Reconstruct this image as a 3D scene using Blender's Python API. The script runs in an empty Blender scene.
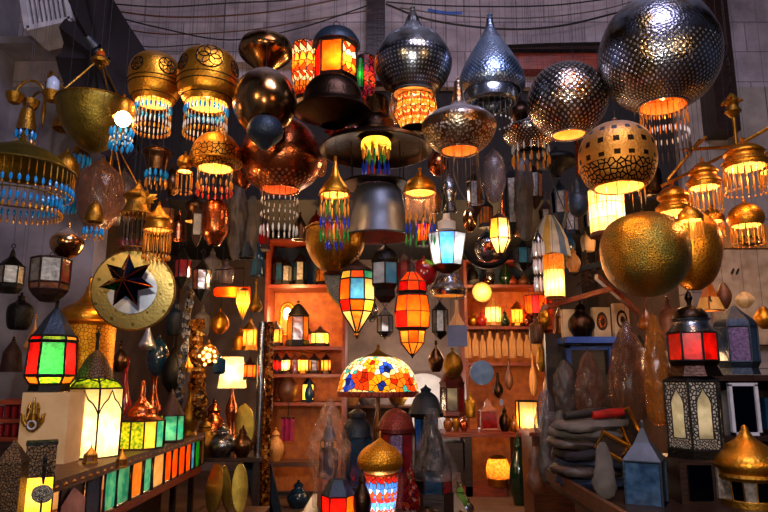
import bpy, math, random
from mathutils import Vector, Matrix
random.seed(7)
PI = math.pi
scene = bpy.context.scene
COL = scene.collection

# ------------------------------------------------------------------ camera
F = 640.0; PITCH = math.radians(10.5); EYE = 1.5
CP, SP = math.cos(PITCH), math.sin(PITCH)
cd = bpy.data.cameras.new('camera'); cam = bpy.data.objects.new('camera', cd); COL.objects.link(cam)
cam.location = (0, 0, EYE); cam.rotation_euler = (PI/2 + PITCH, 0, 0)
cd.sensor_width = 36; cd.lens = 36*F/768; cd.clip_end = 100
scene.camera = cam
scene.view_settings.view_transform = 'Standard'
scene.view_settings.look = 'None'
scene.view_settings.exposure = 0.35
scene.view_settings.gamma = 1.0
scene.view_settings.use_curve_mapping = False
scene.cycles.use_denoising = True
scene.cycles.max_bounces = 7
scene.cycles.diffuse_bounces = 3
scene.cycles.glossy_bounces = 3
scene.cycles.transmission_bounces = 4
scene.cycles.transparent_max_bounces = 10
scene.cycles.sample_clamp_indirect = 4.0

def at(px, py, Y):
    u = (px-384)/F; v = (256-py)/F
    d = CP - v*SP
    return Vector((u*Y/d, Y, EYE + Y*(SP + v*CP)/d))
def kk(py, Y):
    return Y/(CP - (256-py)/F*SP)/F
def row_of(z, Y):                       # height -> picture row at a distance
    q = (z-EYE)/Y
    v = (q*CP - SP)/(CP + q*SP)
    return 256 - v*F

# ------------------------------------------------------------------ materials
def lin(h):
    h = h.lstrip('#'); o = []
    for i in (0, 2, 4):
        c = int(h[i:i+2], 16)/255
        o.append(c/12.92 if c <= .04045 else ((c+.055)/1.055)**2.4)
    return (*o, 1)
class NT:
    def __init__(s, name):
        s.m = bpy.data.materials.new(name); s.m.use_nodes = True
        s.t = s.m.node_tree; s.t.nodes.clear()
        s.out = s.n('ShaderNodeOutputMaterial')
    def n(s, typ, **kw):
        x = s.t.nodes.new(typ)
        for k, v in kw.items(): setattr(x, k, v)
        return x
    def l(s, a, b): s.t.links.new(a, b)
    def math(s, op, a, b=None):
        x = s.n('ShaderNodeMath', operation=op)
        for i, q in enumerate((a, b)):
            if q is None: continue
            if isinstance(q, (int, float)): x.inputs[i].default_value = q
            else: s.l(q, x.inputs[i])
        return x.outputs[0]
    def mix(s, f, a, b):
        x = s.n('ShaderNodeMix', data_type='RGBA')
        for i, q in ((0, f), (6, a), (7, b)):
            if isinstance(q, (int, float, tuple)): x.inputs[i].default_value = q
            else: s.l(q, x.inputs[i])
        return x.outputs[2]
    def coord(s, uv=False, scale=(1, 1, 1), rot=0):
        c = s.n('ShaderNodeTexCoord'); mp = s.n('ShaderNodeMapping')
        mp.inputs['Scale'].default_value = scale
        mp.inputs['Rotation'].default_value = (0, 0, rot)
        s.l(c.outputs['UV' if uv else 'Object'], mp.inputs[0])
        return mp.outputs[0]

def metal(name, col, rough=.3, met=1.0, var=.35, pat=None, scale=40, vr=None, ink='#0b0705', thr=.32, hole=False, bump=.25, bscale=60, dots_bright=None, dust=None, reflection_patches=None, pat2=None):
    t = NT(name); P = t.n('ShaderNodeBsdfPrincipled')
    c = lin(col)
    nz = t.n('ShaderNodeTexNoise'); nz.inputs['Scale'].default_value = 9; nz.inputs['Detail'].default_value = 5
    t.l(t.coord(), nz.inputs['Vector'])
    rmp = t.n('ShaderNodeMapRange'); rmp.inputs['From Min'].default_value = .35; rmp.inputs['From Max'].default_value = .7
    t.l(nz.outputs[0], rmp.inputs[0])
    dark = tuple(x*(1-var) for x in c[:3])+(1,)
    base = t.mix(rmp.outputs[0], c, dark)
    if reflection_patches:  # noise patches in the base colour stand in for coloured reflections
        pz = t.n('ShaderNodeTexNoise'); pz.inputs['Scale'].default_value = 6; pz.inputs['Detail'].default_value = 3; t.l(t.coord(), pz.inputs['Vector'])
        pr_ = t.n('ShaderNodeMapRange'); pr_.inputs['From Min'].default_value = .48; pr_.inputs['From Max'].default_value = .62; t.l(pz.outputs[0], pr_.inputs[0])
        base = t.mix(pr_.outputs[0], base, lin(reflection_patches))
    P.inputs['Metallic'].default_value = met
    rr = t.n('ShaderNodeMapRange'); rr.inputs['To Min'].default_value = rough; rr.inputs['To Max'].default_value = min(1, rough+.18)
    t.l(nz.outputs[0], rr.inputs[0]); t.l(rr.outputs[0], P.inputs['Roughness'])
    bz = t.n('ShaderNodeTexVoronoi'); bz.inputs['Scale'].default_value = bscale
    t.l(t.coord(), bz.inputs['Vector'])
    h = bz.outputs['Distance']
    sh = P.outputs[0]
    if pat:
        v = t.n('ShaderNodeTexVoronoi', voronoi_dimensions='2D')
        v.inputs['Scale'].default_value = 1
        if pat == 'dots':
            v.inputs['Randomness'].default_value = 0
            t.l(t.coord(True, (scale, scale, 1), PI/4), v.inputs['Vector'])
            mask = t.math('LESS_THAN', v.outputs['Distance'], thr)
        elif pat == 'cells':
            v.feature = 'DISTANCE_TO_EDGE'
            t.l(t.coord(True, (scale, scale, 1)), v.inputs['Vector'])
            mask = t.math('LESS_THAN', v.outputs['Distance'], thr)
        elif pat == 'blobs':
            v.inputs['Randomness'].default_value = .8
            t.l(t.coord(True, (scale, scale, 1)), v.inputs['Vector'])
            mask = t.math('LESS_THAN', v.outputs['Distance'], thr)
        if vr:
            tc = t.n('ShaderNodeTexCoord'); sx = t.n('ShaderNodeSeparateXYZ'); t.l(tc.outputs['UV'], sx.inputs[0])
            a = t.math('GREATER_THAN', sx.outputs[1], vr[0]); b = t.math('LESS_THAN', sx.outputs[1], vr[1])
            mask = t.math('MULTIPLY', mask, t.math('MULTIPLY', a, b))
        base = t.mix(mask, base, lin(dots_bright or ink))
        h = t.math('ADD', t.math('MULTIPLY', h, .4), t.math('MULTIPLY', mask, 1.0 if dots_bright else -1.0))
        if hole:
            tr = t.n('ShaderNodeBsdfTransparent'); mx = t.n('ShaderNodeMixShader')
            t.l(mask, mx.inputs[0]); t.l(sh, mx.inputs[1]); t.l(tr.outputs[0], mx.inputs[2]); sh = mx.outputs[0]
    if pat2:
        sc2, lo, hi, th2, ink2 = pat2
        v2 = t.n('ShaderNodeTexVoronoi', voronoi_dimensions='2D', distance='CHEBYCHEV'); v2.inputs['Scale'].default_value = 1; v2.inputs['Randomness'].default_value = .12
        t.l(t.coord(True, (sc2, sc2, 1)), v2.inputs['Vector'])
        tc2 = t.n('ShaderNodeTexCoord'); sx2 = t.n('ShaderNodeSeparateXYZ'); t.l(tc2.outputs['UV'], sx2.inputs[0])
        m2 = t.math('MULTIPLY', t.math('LESS_THAN', v2.outputs['Distance'], th2), t.math('MULTIPLY', t.math('GREATER_THAN', sx2.outputs[1], lo), t.math('LESS_THAN', sx2.outputs[1], hi)))
        base = t.mix(m2, base, lin(ink2))
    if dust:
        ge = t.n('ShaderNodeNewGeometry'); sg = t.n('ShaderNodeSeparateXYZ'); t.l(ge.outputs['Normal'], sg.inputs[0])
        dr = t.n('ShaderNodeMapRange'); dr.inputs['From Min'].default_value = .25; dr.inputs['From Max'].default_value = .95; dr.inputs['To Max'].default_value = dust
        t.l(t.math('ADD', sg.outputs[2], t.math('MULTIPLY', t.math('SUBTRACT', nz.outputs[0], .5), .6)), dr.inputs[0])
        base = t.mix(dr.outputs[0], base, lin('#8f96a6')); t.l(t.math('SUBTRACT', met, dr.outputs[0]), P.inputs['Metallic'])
    t.l(base, P.inputs['Base Color'])
    bp = t.n('ShaderNodeBump'); bp.inputs['Strength'].default_value = bump; bp.inputs['Distance'].default_value = .01
    t.l(h, bp.inputs['Height']); t.l(bp.outputs[0], P.inputs['Normal'])
    t.l(sh, t.out.inputs[0])
    return t.m

def lit(name, col, col2=None, scale=14, gloss=.02, leak=.0):        # thin glass or paper that lets the bulb inside shine through
    t = NT(name)
    nz = t.n('ShaderNodeTexNoise'); nz.inputs['Scale'].default_value = scale; nz.inputs['Detail'].default_value = 4
    t.l(t.coord(), nz.inputs['Vector'])
    mr = t.n('ShaderNodeMapRange'); mr.inputs['From Min'].default_value = .4; mr.inputs['From Max'].default_value = .62
    t.l(nz.outputs[0], mr.inputs[0])
    c = t.mix(mr.outputs[0], lin(col), lin(col2 or col))
    T = t.n('ShaderNodeBsdfTranslucent'); D = t.n('ShaderNodeBsdfDiffuse'); G = t.n('ShaderNodeBsdfGlossy')
    G.inputs['Roughness'].default_value = .25; G.inputs[0].default_value = (.6, .6, .6, 1)
    t.l(c, T.inputs[0]); t.l(c, D.inputs[0])
    m1 = t.n('ShaderNodeMixShader'); m1.inputs[0].default_value = .10
    t.l(T.outputs[0], m1.inputs[1]); t.l(D.outputs[0], m1.inputs[2])
    m2 = t.n('ShaderNodeMixShader'); m2.inputs[0].default_value = gloss
    t.l(m1.outputs[0], m2.inputs[1]); t.l(G.outputs[0], m2.inputs[2])
    t.l(m2.outputs[0], t.out.inputs[0])
    return t.m

def mosaic(name, cols, scale=30, edge=.05, uv=True, flowers=None, rnd=.9):
    t = NT(name)
    vec = t.coord(uv, (scale, scale, 1 if uv else scale))
    v = t.n('ShaderNodeTexVoronoi', voronoi_dimensions='2D' if uv else '3D'); v.inputs['Scale'].default_value = 1
    e = t.n('ShaderNodeTexVoronoi', voronoi_dimensions='2D' if uv else '3D', feature='DISTANCE_TO_EDGE'); e.inputs['Scale'].default_value = 1
    for q in (v, e): q.inputs['Randomness'].default_value = rnd; t.l(vec, q.inputs['Vector'])
    sp = t.n('ShaderNodeSeparateColor'); t.l(v.outputs['Color'], sp.inputs[0])
    cr = t.n('ShaderNodeValToRGB'); cr.color_ramp.interpolation = 'CONSTANT'
    el = cr.color_ramp.elements
    while len(el) < len(cols): el.new(.5)
    for i, c in enumerate(cols): el[i].position = i/len(cols)
    for i, c in enumerate(cols): el[i].color = lin(c)
    t.l(sp.outputs[0], cr.inputs[0]); c = cr.outputs[0]
    if flowers:
        for (fx, fy, R, petal, core) in flowers:
            d = t.n('ShaderNodeVectorMath', operation='DISTANCE'); t.l(v.outputs['Position'], d.inputs[0])
            d.inputs[1].default_value = (fx*scale, fy*scale, 0)
            c = t.mix(t.math('LESS_THAN', d.outputs['Value'], R), c, lin(petal))
            c = t.mix(t.math('LESS_THAN', d.outputs['Value'], R*.35), c, lin(core))
    c = t.mix(t.math('LESS_THAN', e.outputs['Distance'], edge), c, lin('#0a0604'))
    T = t.n('ShaderNodeBsdfTranslucent'); D = t.n('ShaderNodeBsdfPrincipled')
    D.inputs['Roughness'].default_value = .2
    t.l(c, T.inputs[0]); t.l(c, D.inputs['Base Color'])
    m = t.n('ShaderNodeMixShader'); m.inputs[0].default_value = .15
    t.l(T.outputs[0], m.inputs[1]); t.l(D.outputs[0], m.inputs[2]); t.l(m.outputs[0], t.out.inputs[0])
    return t.m

def plain(name, col, rough=.5, col2=None, scale=12, bump=.2, met=0, stretch=(1, 1, 1), coat=0, spec=.5):
    t = NT(name); P = t.n('ShaderNodeBsdfPrincipled')
    nz = t.n('ShaderNodeTexNoise'); nz.inputs['Scale'].default_value = scale; nz.inputs['Detail'].default_value = 7
    t.l(t.coord(scale=stretch), nz.inputs['Vector'])
    mr = t.n('ShaderNodeMapRange'); mr.inputs['From Min'].default_value = .35; mr.inputs['From Max'].default_value = .68
    t.l(nz.outputs[0], mr.inputs[0])
    c = lin(col); c2 = lin(col2) if col2 else tuple(x*.6 for x in c[:3])+(1,)
    t.l(t.mix(mr.outputs[0], c, c2), P.inputs['Base Color'])
    P.inputs['Roughness'].default_value = rough; P.inputs['Metallic'].default_value = met
    P.inputs['Coat Weight'].default_value = coat
    P.inputs['Specular IOR Level'].default_value = spec
    bp = t.n('ShaderNodeBump'); bp.inputs['Strength'].default_value = bump; bp.inputs['Distance'].default_value = .02
    t.l(nz.outputs[0], bp.inputs['Height']); t.l(bp.outputs[0], P.inputs['Normal'])
    t.l(P.outputs[0], t.out.inputs[0]); return t.m

def stone(name, col, col2, bw=.9, bh=.42, joint='#3c3638', mortar=.008, warp=.02, axis='XZ'):
    t = NT(name); P = t.n('ShaderNodeBsdfPrincipled')
    c = t.n('ShaderNodeTexCoord'); sx = t.n('ShaderNodeSeparateXYZ'); t.l(c.outputs['Object'], sx.inputs[0])
    cb = t.n('ShaderNodeCombineXYZ')
    t.l(sx.outputs[0 if axis == 'XZ' else 1], cb.inputs[0]); t.l(sx.outputs[2], cb.inputs[1])
    nz = t.n('ShaderNodeTexNoise'); nz.inputs['Scale'].default_value = 2.2; nz.inputs['Detail'].default_value = 9; nz.inputs['Roughness'].default_value = .65
    t.l(c.outputs['Object'], nz.inputs['Vector'])
    b = t.n('ShaderNodeTexBrick'); b.inputs['Scale'].default_value = 1
    b.inputs['Brick Width'].default_value = bw; b.inputs['Row Height'].default_value = bh; b.inputs['Mortar Size'].default_value = mortar
    b.inputs['Mortar Smooth'].default_value = .3
    b.inputs['Color1'].default_value = lin(col); b.inputs['Color2'].default_value = lin(col2); b.inputs['Mortar'].default_value = lin(joint)
    t.l(cb.outputs[0], b.inputs['Vector'])
    mr = t.n('ShaderNodeMapRange'); mr.inputs['From Min'].default_value = .3; mr.inputs['From Max'].default_value = .7; mr.inputs['To Min'].default_value = .45; mr.inputs['To Max'].default_value = 1.15
    t.l(nz.outputs[0], mr.inputs[0])
    ml = t.n('ShaderNodeVectorMath', operation='SCALE'); t.l(b.outputs['Color'], ml.inputs[0]); t.l(mr.outputs[0], ml.inputs['Scale'])
    t.l(ml.outputs[0], P.inputs['Base Color']); P.inputs['Roughness'].default_value = .85
    bp = t.n('ShaderNodeBump'); bp.inputs['Strength'].default_value = .5; bp.inputs['Distance'].default_value = .04
    t.l(t.math('SUBTRACT', nz.outputs[0], t.math('MULTIPLY', b.outputs['Fac'], .5)), bp.inputs['Height']); t.l(bp.outputs[0], P.inputs['Normal'])
    t.l(P.outputs[0], t.out.inputs[0]); return t.m

def emis(name, col, s):
    t = NT(name); e = t.n('ShaderNodeEmission'); e.inputs[0].default_value = lin(col); e.inputs[1].default_value = s
    t.l(e.outputs[0], t.out.inputs[0]); return t.m

def film(name, col, op=.3, rough=.15):
    t = NT(name); T = t.n('ShaderNodeBsdfTransparent'); P = t.n('ShaderNodeBsdfPrincipled')
    P.inputs['Base Color'].default_value = lin(col); P.inputs['Roughness'].default_value = rough
    nz = t.n('ShaderNodeTexNoise'); nz.inputs['Scale'].default_value = 16; nz.inputs['Detail'].default_value = 5; nz.inputs['Distortion'].default_value = 1.5
    t.l(t.coord(scale=(1, 1, .35)), nz.inputs['Vector'])
    mr = t.n('ShaderNodeMapRange'); mr.inputs['From Min'].default_value = .38; mr.inputs['From Max'].default_value = .66
    mr.inputs['To Min'].default_value = op*.35; mr.inputs['To Max'].default_value = min(1, op*1.9)
    t.l(nz.outputs[0], mr.inputs[0])
    bp = t.n('ShaderNodeBump'); bp.inputs['Strength'].default_value = .35; bp.inputs['Distance'].default_value = .03
    t.l(nz.outputs[0], bp.inputs['Height']); t.l(bp.outputs[0], P.inputs['Normal'])
    m = t.n('ShaderNodeMixShader'); t.l(mr.outputs[0], m.inputs[0]); t.l(T.outputs[0], m.inputs[1]); t.l(P.outputs[0], m.inputs[2])
    t.l(m.outputs[0], t.out.inputs[0]); return t.m

MT = {}
def mat(k):
    if k not in MT: MT[k] = MK[k]()
    return MT[k]
MK = {
 'brass': lambda: metal('brass', '#e0962c', .29, var=.5, bump=.15),
 'brass_band': lambda: metal('engraved brass', '#e69c2e', .31, var=.45, bump=.15, dust=.35),
 'brass_dark': lambda: metal('dark brass', '#a8782a', .36, var=.45),
 'brass_old': lambda: metal('old olive brass', '#8c7832', .36, var=.5, bump=.2),
 'brass_filigree': lambda: metal('pierced brass', '#dc962e', .38, pat='cells', scale=34, vr=(.16, .34), thr=.10, bump=.5),
 'brass_hammer': lambda: metal('hammered brass', '#c08e30', .27, var=.45, pat='blobs', scale=120, thr=.24, ink='#5c4820', bump=.9, bscale=120, reflection_patches='#8a8038'),
 'gold_glow': lambda: metal('bright gold', '#eb9a2e', .32, var=.5, bump=.3, pat='blobs', scale=44, thr=.16, ink='#7a3f08'),
 'copper': lambda: metal('polished copper', '#c56a3c', .16, var=.4, bump=.08),
 'copper_perf': lambda: metal('pierced copper', '#cf7040', .17, var=.4, pat='dots', scale=44, vr=(.32, .5), thr=.30, dots_bright='#f2c9a0', bump=.3, reflection_patches='#8a4a24'),
 'bronze': lambda: metal('bronze', '#6d4a2e', .22, var=.5, bump=.12),
 'bronze_dark': lambda: metal('dark bronze', '#3d2c22', .28, var=.5, bump=.15),
 'mirror_bronze': lambda: metal('mirror polished bronze', '#b98c58', .1, var=.3, bump=.12, bscale=8, dust=.6, reflection_patches='#6b4020'),
 'silver': lambda: metal('silver', '#9aa2ad', .16, var=.4, bump=.08),
 'silver_spots': lambda: metal('spotted silver', '#8d8f92', .16, var=.5, pat='dots', scale=15, vr=(.02, .2), thr=.2, dots_bright='#c5cbd6', bump=.15, dust=.8, reflection_patches='#5f574c', pat2=(60, .26, .42, .2, '#e0e4f0')),
 'silver_beads': lambda: metal('beaded silver', '#8d9bb0', .24, var=.5, pat='dots', scale=64, thr=.27, vr=(.12, .6), dots_bright='#9fc0e6', bump=.7, dust=.7, reflection_patches='#4a5a72'),
 'globe_studs': lambda: metal('studded steel', '#8b8c96', .16, var=.55, pat='dots', scale=78, thr=.26, vr=(.24, .6), dots_bright='#f4f0e8', bump=.6, dust=.75, reflection_patches='#6a5636'),  # amber patches painted in as the globe's coloured reflections
 'globe_pierced': lambda: metal('pierced dark steel', '#75695c', .15, var=.5, pat='dots', scale=50, thr=.27, dots_bright='#e8e4e0', bump=.7, reflection_patches='#7a4a1e', dust=.3),
 'egg_pierced': lambda: metal('pierced amber metal', '#d8923c', .45, var=.25, pat='cells', scale=44, vr=(.27, .46), thr=.14, ink='#181008', bump=.5, dust=.4, pat2=(16, .1, .26, .2, '#2a1c0e')),
 'onion_pierced': lambda: metal('pierced onion metal', '#a08a70', .2, var=.45, pat='blobs', scale=64, vr=(.3, .6), thr=.3, dots_bright='#f3e6cc', bump=.6, dust=.85, reflection_patches='#8a5426'),
 'iron': lambda: metal('black iron', '#15120f', .42, var=.5, met=.7),
 'rust': lambda: metal('rusted iron', '#3a2118', .5, var=.5, met=.6),
 'steel_blue': lambda: metal('blue black steel', '#22303f', .4, var=.4, met=.5),
 'grey_metal': lambda: metal('grey metal', '#565a60', .38, var=.4, met=.8, bump=.04),
 'red_metal': lambda: metal('dark red metal', '#5a1410', .38, var=.4, met=.5),
 'red_lattice': lambda: metal('dark red latticed metal', '#94301f', .4, pat='cells', scale=40, thr=.08, ink='#300a08', met=.35, bump=.6),
 'black_filigree': lambda: metal('black filigree over pale glass', '#b9b3a2', .4, met=0, pat='cells', scale=38, thr=.2, ink='#060606', bump=.8),
 'gold_filigree': lambda: metal('gold filigree', '#f0a42c', .42, pat='cells', scale=46, thr=.06, ink='#5a3008', bump=.6),
 'dark_lattice': lambda: metal('dark lattice', '#6a4a28', .45, pat='cells', scale=36, thr=.14, ink='#060403', met=.5, bump=.7),
 'lining': lambda: plain('cream lamp lining', '#f0c070', .6, '#e8a848'),
 'lining_orange': lambda: plain('orange lamp lining', '#e07a20', .6, '#c8601a'),
 'lining_red': lambda: plain('red lamp lining', '#7a1f14', .6),
 'bulb': lambda: emis('lit bulb', '#ffd79a', 14),
 'bulb_soft': lambda: emis('soft lit bulb', '#ffb765', 5),
 'bead_blue': lambda: plain('turquoise bead', '#1c9be0', .2, '#0f6fc0', bump=0),
 'bead_gold': lambda: plain('gold bead', '#d89030', .3, bump=0, met=.6),
 'bead_red': lambda: plain('red bead', '#c8301c', .25, bump=0),
 'bead_green': lambda: plain('green glass drop', '#2f8a34', .2, bump=0),
 'bead_cobalt': lambda: plain('cobalt glass drop', '#1a35b8', .2, bump=0),
 'bead_white': lambda: plain('clear glass drop', '#e6e2da', .1, bump=0),
 'bead_amber': lambda: plain('amber glass drop', '#e08a28', .2, bump=0),
 'bead_maroon': lambda: plain('maroon bead', '#5a1420', .3, bump=0),
 'thread': lambda: plain('dark thread', '#3a2a18', .5, bump=0, met=.4),
 'lit_amber': lambda: lit('lit amber glass', '#ff9a2e', '#ffb24a'),
 'lit_orange': lambda: lit('lit orange glass', '#ff5208', '#f26a14'),
 'lit_yellow': lambda: lit('lit yellow glass', '#ffcf3a', '#ffe070'),
 'lit_cream': lambda: lit('lit cream glass', '#ffe2a6', '#ffd080'),
 'lit_white': lambda: lit('lit white glass', '#fff0c4', '#ffdc98'),
 'lit_red': lambda: lit('lit red glass', '#e8140c', '#b00d0a'),
 'lit_green': lambda: lit('lit green glass', '#28d83a', '#14a028', scale=40),
 'lit_lime': lambda: lit('lit yellow green glass', '#b8cc20', '#4d8a1c', scale=45),
 'lit_blue': lambda: lit('lit blue glass', '#2a86ff', '#50b4ff'),
 'lit_teal': lambda: lit('lit teal glass', '#209a9a', '#5ac0b0'),
 'lit_grey': lambda: lit('grey glass', '#9aa0a4', '#7c8288'),
 'lit_parch': lambda: lit('lit woven parchment', '#f0a040', '#c87420', scale=30),
 'gl_red': lambda: plain('dark red glass', '#8c0f12', .12, '#5c080c', coat=.5),
 'gl_blue': lambda: plain('dark blue glass', '#16384e', .15, '#0c2233', coat=.5),
 'gl_purple': lambda: plain('purple textured glass', '#6a4a78', .2, '#423052', scale=60, bump=.6),
 'gl_teal': lambda: plain('teal glass', '#2c6a80', .15, coat=.5),
 'gl_white': lambda: plain('pale glass', '#a8a8a6', .2, '#77787a'),
 'gl_pale': lambda: plain('pale patterned glass', '#8c8478', .3, '#4a4038', scale=30),
 'gl_amber': lambda: plain('amber glass', '#8a4a12', .12, '#4c2408', coat=.6),
 'gl_green': lambda: plain('bottle green glass', '#0e2a16', .15, '#08180c', coat=.4),
 'gl_blueflower': lambda: plain('blue glass with pale flower', '#1d3550', .2, '#3c5a78', scale=18),
 'paper_orange': lambda: plain('orange board', '#d07018', .6, '#a8500e'),
 'wood': lambda: plain('brown wood', '#5e3216', .45, '#35190a', 9, .15, stretch=(.6, 6, 6)),
 'wood_dark': lambda: plain('dark brown wood', '#2c150b', .4, '#170a05', 9, .15, stretch=(.6, 6, 6)),
 'wood_red': lambda: plain('reddish wood', '#8a3414', .4, '#5c1e0c', 9, .15, stretch=(.6, 6, 6)),
 'wood_pale': lambda: plain('pale wood', '#c88a44', .5, '#9a5f26', 10, .2, stretch=(8, 8, .8)),
 'blue_paint': lambda: plain('blue paint', '#2450a8', .45, '#1a3a80'),
 'plaster': lambda: plain('warm plaster', '#c08a58', .85, '#a06a3c', 4, .3),
 'plaster_dark': lambda: plain('dark plaster', '#4a3324', .85, '#2e2018', 4, .3),  # darker brown than the warm plaster, for the inner side walls
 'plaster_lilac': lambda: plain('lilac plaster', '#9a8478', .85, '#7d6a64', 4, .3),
 'plaster_grey': lambda: plain('grey plaster', '#8c8890', .9, '#605c66', 2.5, .4),
 'stone_up': lambda: stone('upper stone', '#b5a6a8', '#9c8e94', .9, .36, joint='#74696e', mortar=.006),
 'stone_right': lambda: stone('right stone blocks', '#a89a8c', '#94877c', 1.4, .78, joint='#5c5450', mortar=.006),
 'floor': lambda: stone('floor tiles', '#b88a66', '#a67a58', .6, .6, '#6a4a38', .006),
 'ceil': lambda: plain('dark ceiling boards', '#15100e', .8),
 'cream': lambda: plain('cream painted board', '#dcb884', .6, '#c89f68', 6),
 'carved': lambda: plain('pale carved panel', '#c8a880', .6, '#a8845c', 10, .4),
 'cloth_dark': lambda: plain('dark plum cloth', '#1c1218', .9, '#120b10', 5, .5),
 'leather': lambda: plain('grey brown leather', '#4a3c34', .5, '#241c18', 8, .8),
 'leather_b': lambda: plain('brown leather', '#6a3a1c', .45, '#3a1d0e', 8, .5),
 'cloth_grey': lambda: plain('folded pale cloth', '#5f564e', .85, '#3d3732', 7, .6),
 'cloth_navy': lambda: plain('navy cloth', '#1c2440', .85, '#101628', 7, .5),
 'magenta': lambda: plain('magenta cloth', '#a01850', .7, '#7a103c'),
 'red': lambda: plain('red lacquer', '#b01a14', .35, '#7c100e'),
 'green_cloth': lambda: plain('green cloth', '#4a7a1c', .7),
 'white': lambda: plain('off white paint', '#c8c6cc', .6, '#a6a4ac', 6),
 'white_arch': lambda: plain('white plaster arch', '#e0dcd8', .7, '#c8c4c2', 6),
 'slate': lambda: plain('slate blue board', '#404c68', .5, '#343e58'),
 'plate': lambda: plain('pale blue enamel', '#8faecc', .2, '#6d8eb4', coat=.5),
 'olive_tray': lambda: metal('olive brass tray', '#86702e', .3, var=.4, bump=.15),
 'tray': lambda: metal('yellow brass tray', '#c2a860', .3, var=.25, pat='blobs', scale=16, vr=(0.1, .4), thr=.12, ink='#7c6a34', bump=.2),
 'mirror': lambda: metal('mirror glass', '#dfe6f0', .3, var=.1, bump=0),
 'dark_mirror': lambda: metal('dark mirror glass', '#1a2030', .08, var=.3, bump=0),
 'film': lambda: film('clear plastic wrap', '#c08a68', .32),
 'film_grey': lambda: film('grey plastic wrap', '#76685f', .22),
 'film_amber': lambda: film('amber glass bottle', '#b06a28', .6, .08),
 'film_brown': lambda: film('smoky brown glass', '#6a4634', .5, .08),
 'film_smoke': lambda: film('smoky plastic', '#6b5a58', .45, .2),
 'candle': lambda: plain('frosted white glass', '#b8c4dc', .3, '#98a6c4', bump=0),
 'cable': lambda: plain('black cable', '#0d0b0c', .6, bump=0),
 'cable_blue': lambda: plain('blue cord', '#2858a8', .6, bump=0),
 'mos_amber': lambda: mosaic('amber mosaic glass', ['#ff8a1c', '#ffd890', '#e8501c', '#ffb040', '#c86a20', '#fff0d0'], 16, .07),
 'mos_red': lambda: mosaic('orange and white mosaic', ['#ff7a18', '#e8501c', '#ffe8c8', '#ff9a30', '#fff6e8', '#c83c10'], 14, .07),
 'mos_dkred': lambda: mosaic('red mosaic', ['#c02a1c', '#e8b090', '#8a1a3c', '#e05a28', '#a03018'], 14, .07),
 'mos_blue': lambda: mosaic('red white and blue mosaic', ['#e6e8f2', '#1c50c8', '#d8281c', '#4a8ae0', '#f0f0f0', '#e0461c'], 12, .05),
 'mos_flower': lambda: mosaic('floral stained glass', ['#fff0cc', '#ffe6b0', '#ffd888', '#fff6e0', '#f6a020', '#fff0cc', '#ffe0a0', '#40a8a0'], 46, .06,
      flowers=[(.69, .125, 1.95, '#f04010', '#a01808'), (.76, .15, 1.87, '#ff9c14', '#152a8c'), (.62, .14, 1.48, '#1c3cc8', '#0c1a70'), (.83, .14, 1.72, '#ff7a18', '#b02008'), (.72, .06, 1.4, '#ffa818', '#a02010'), (.79, .08, 1.5, '#2850d8', '#101c60'), (.55, .15, 1.72, '#ff8a14', '#1c2a90'), (.90, .15, 1.72, '#f04010', '#a01808'), (.2, .14, 1.95, '#f04010', '#a01808'), (.35, .14, 1.87, '#ff9c14', '#152a8c'), (.05, .14, 2.2, '#1c3cc8', '#0c1a70')]),
 'mirror_bits': lambda: mosaic('mirror chips', ['#8890a4', '#c8ccd8', '#50566a', '#a88a50', '#b8bcc8'], 30, .05, uv=False),
 'gold_bits': lambda: mosaic('gold mirror chips', ['#d89a3c', '#8a5a20', '#f0c878', '#a86a28', '#503010'], 30, .05, uv=False),
 'pink_glass': lambda: plain('dusty pink board', '#b07868', .5, '#8a5648'),
 'cream_glass': lambda: lit('dim cream glass', '#c8b898', '#a89878'),
 'stripes': lambda: plain('pale striped cloth', '#c8c4b8', .7),
 'stripe_y': lambda: plain('yellow cloth stripe', '#c8a04a', .7),
 'stripe_b': lambda: plain('blue cloth stripe', '#5a7a9c', .7),
}

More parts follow.
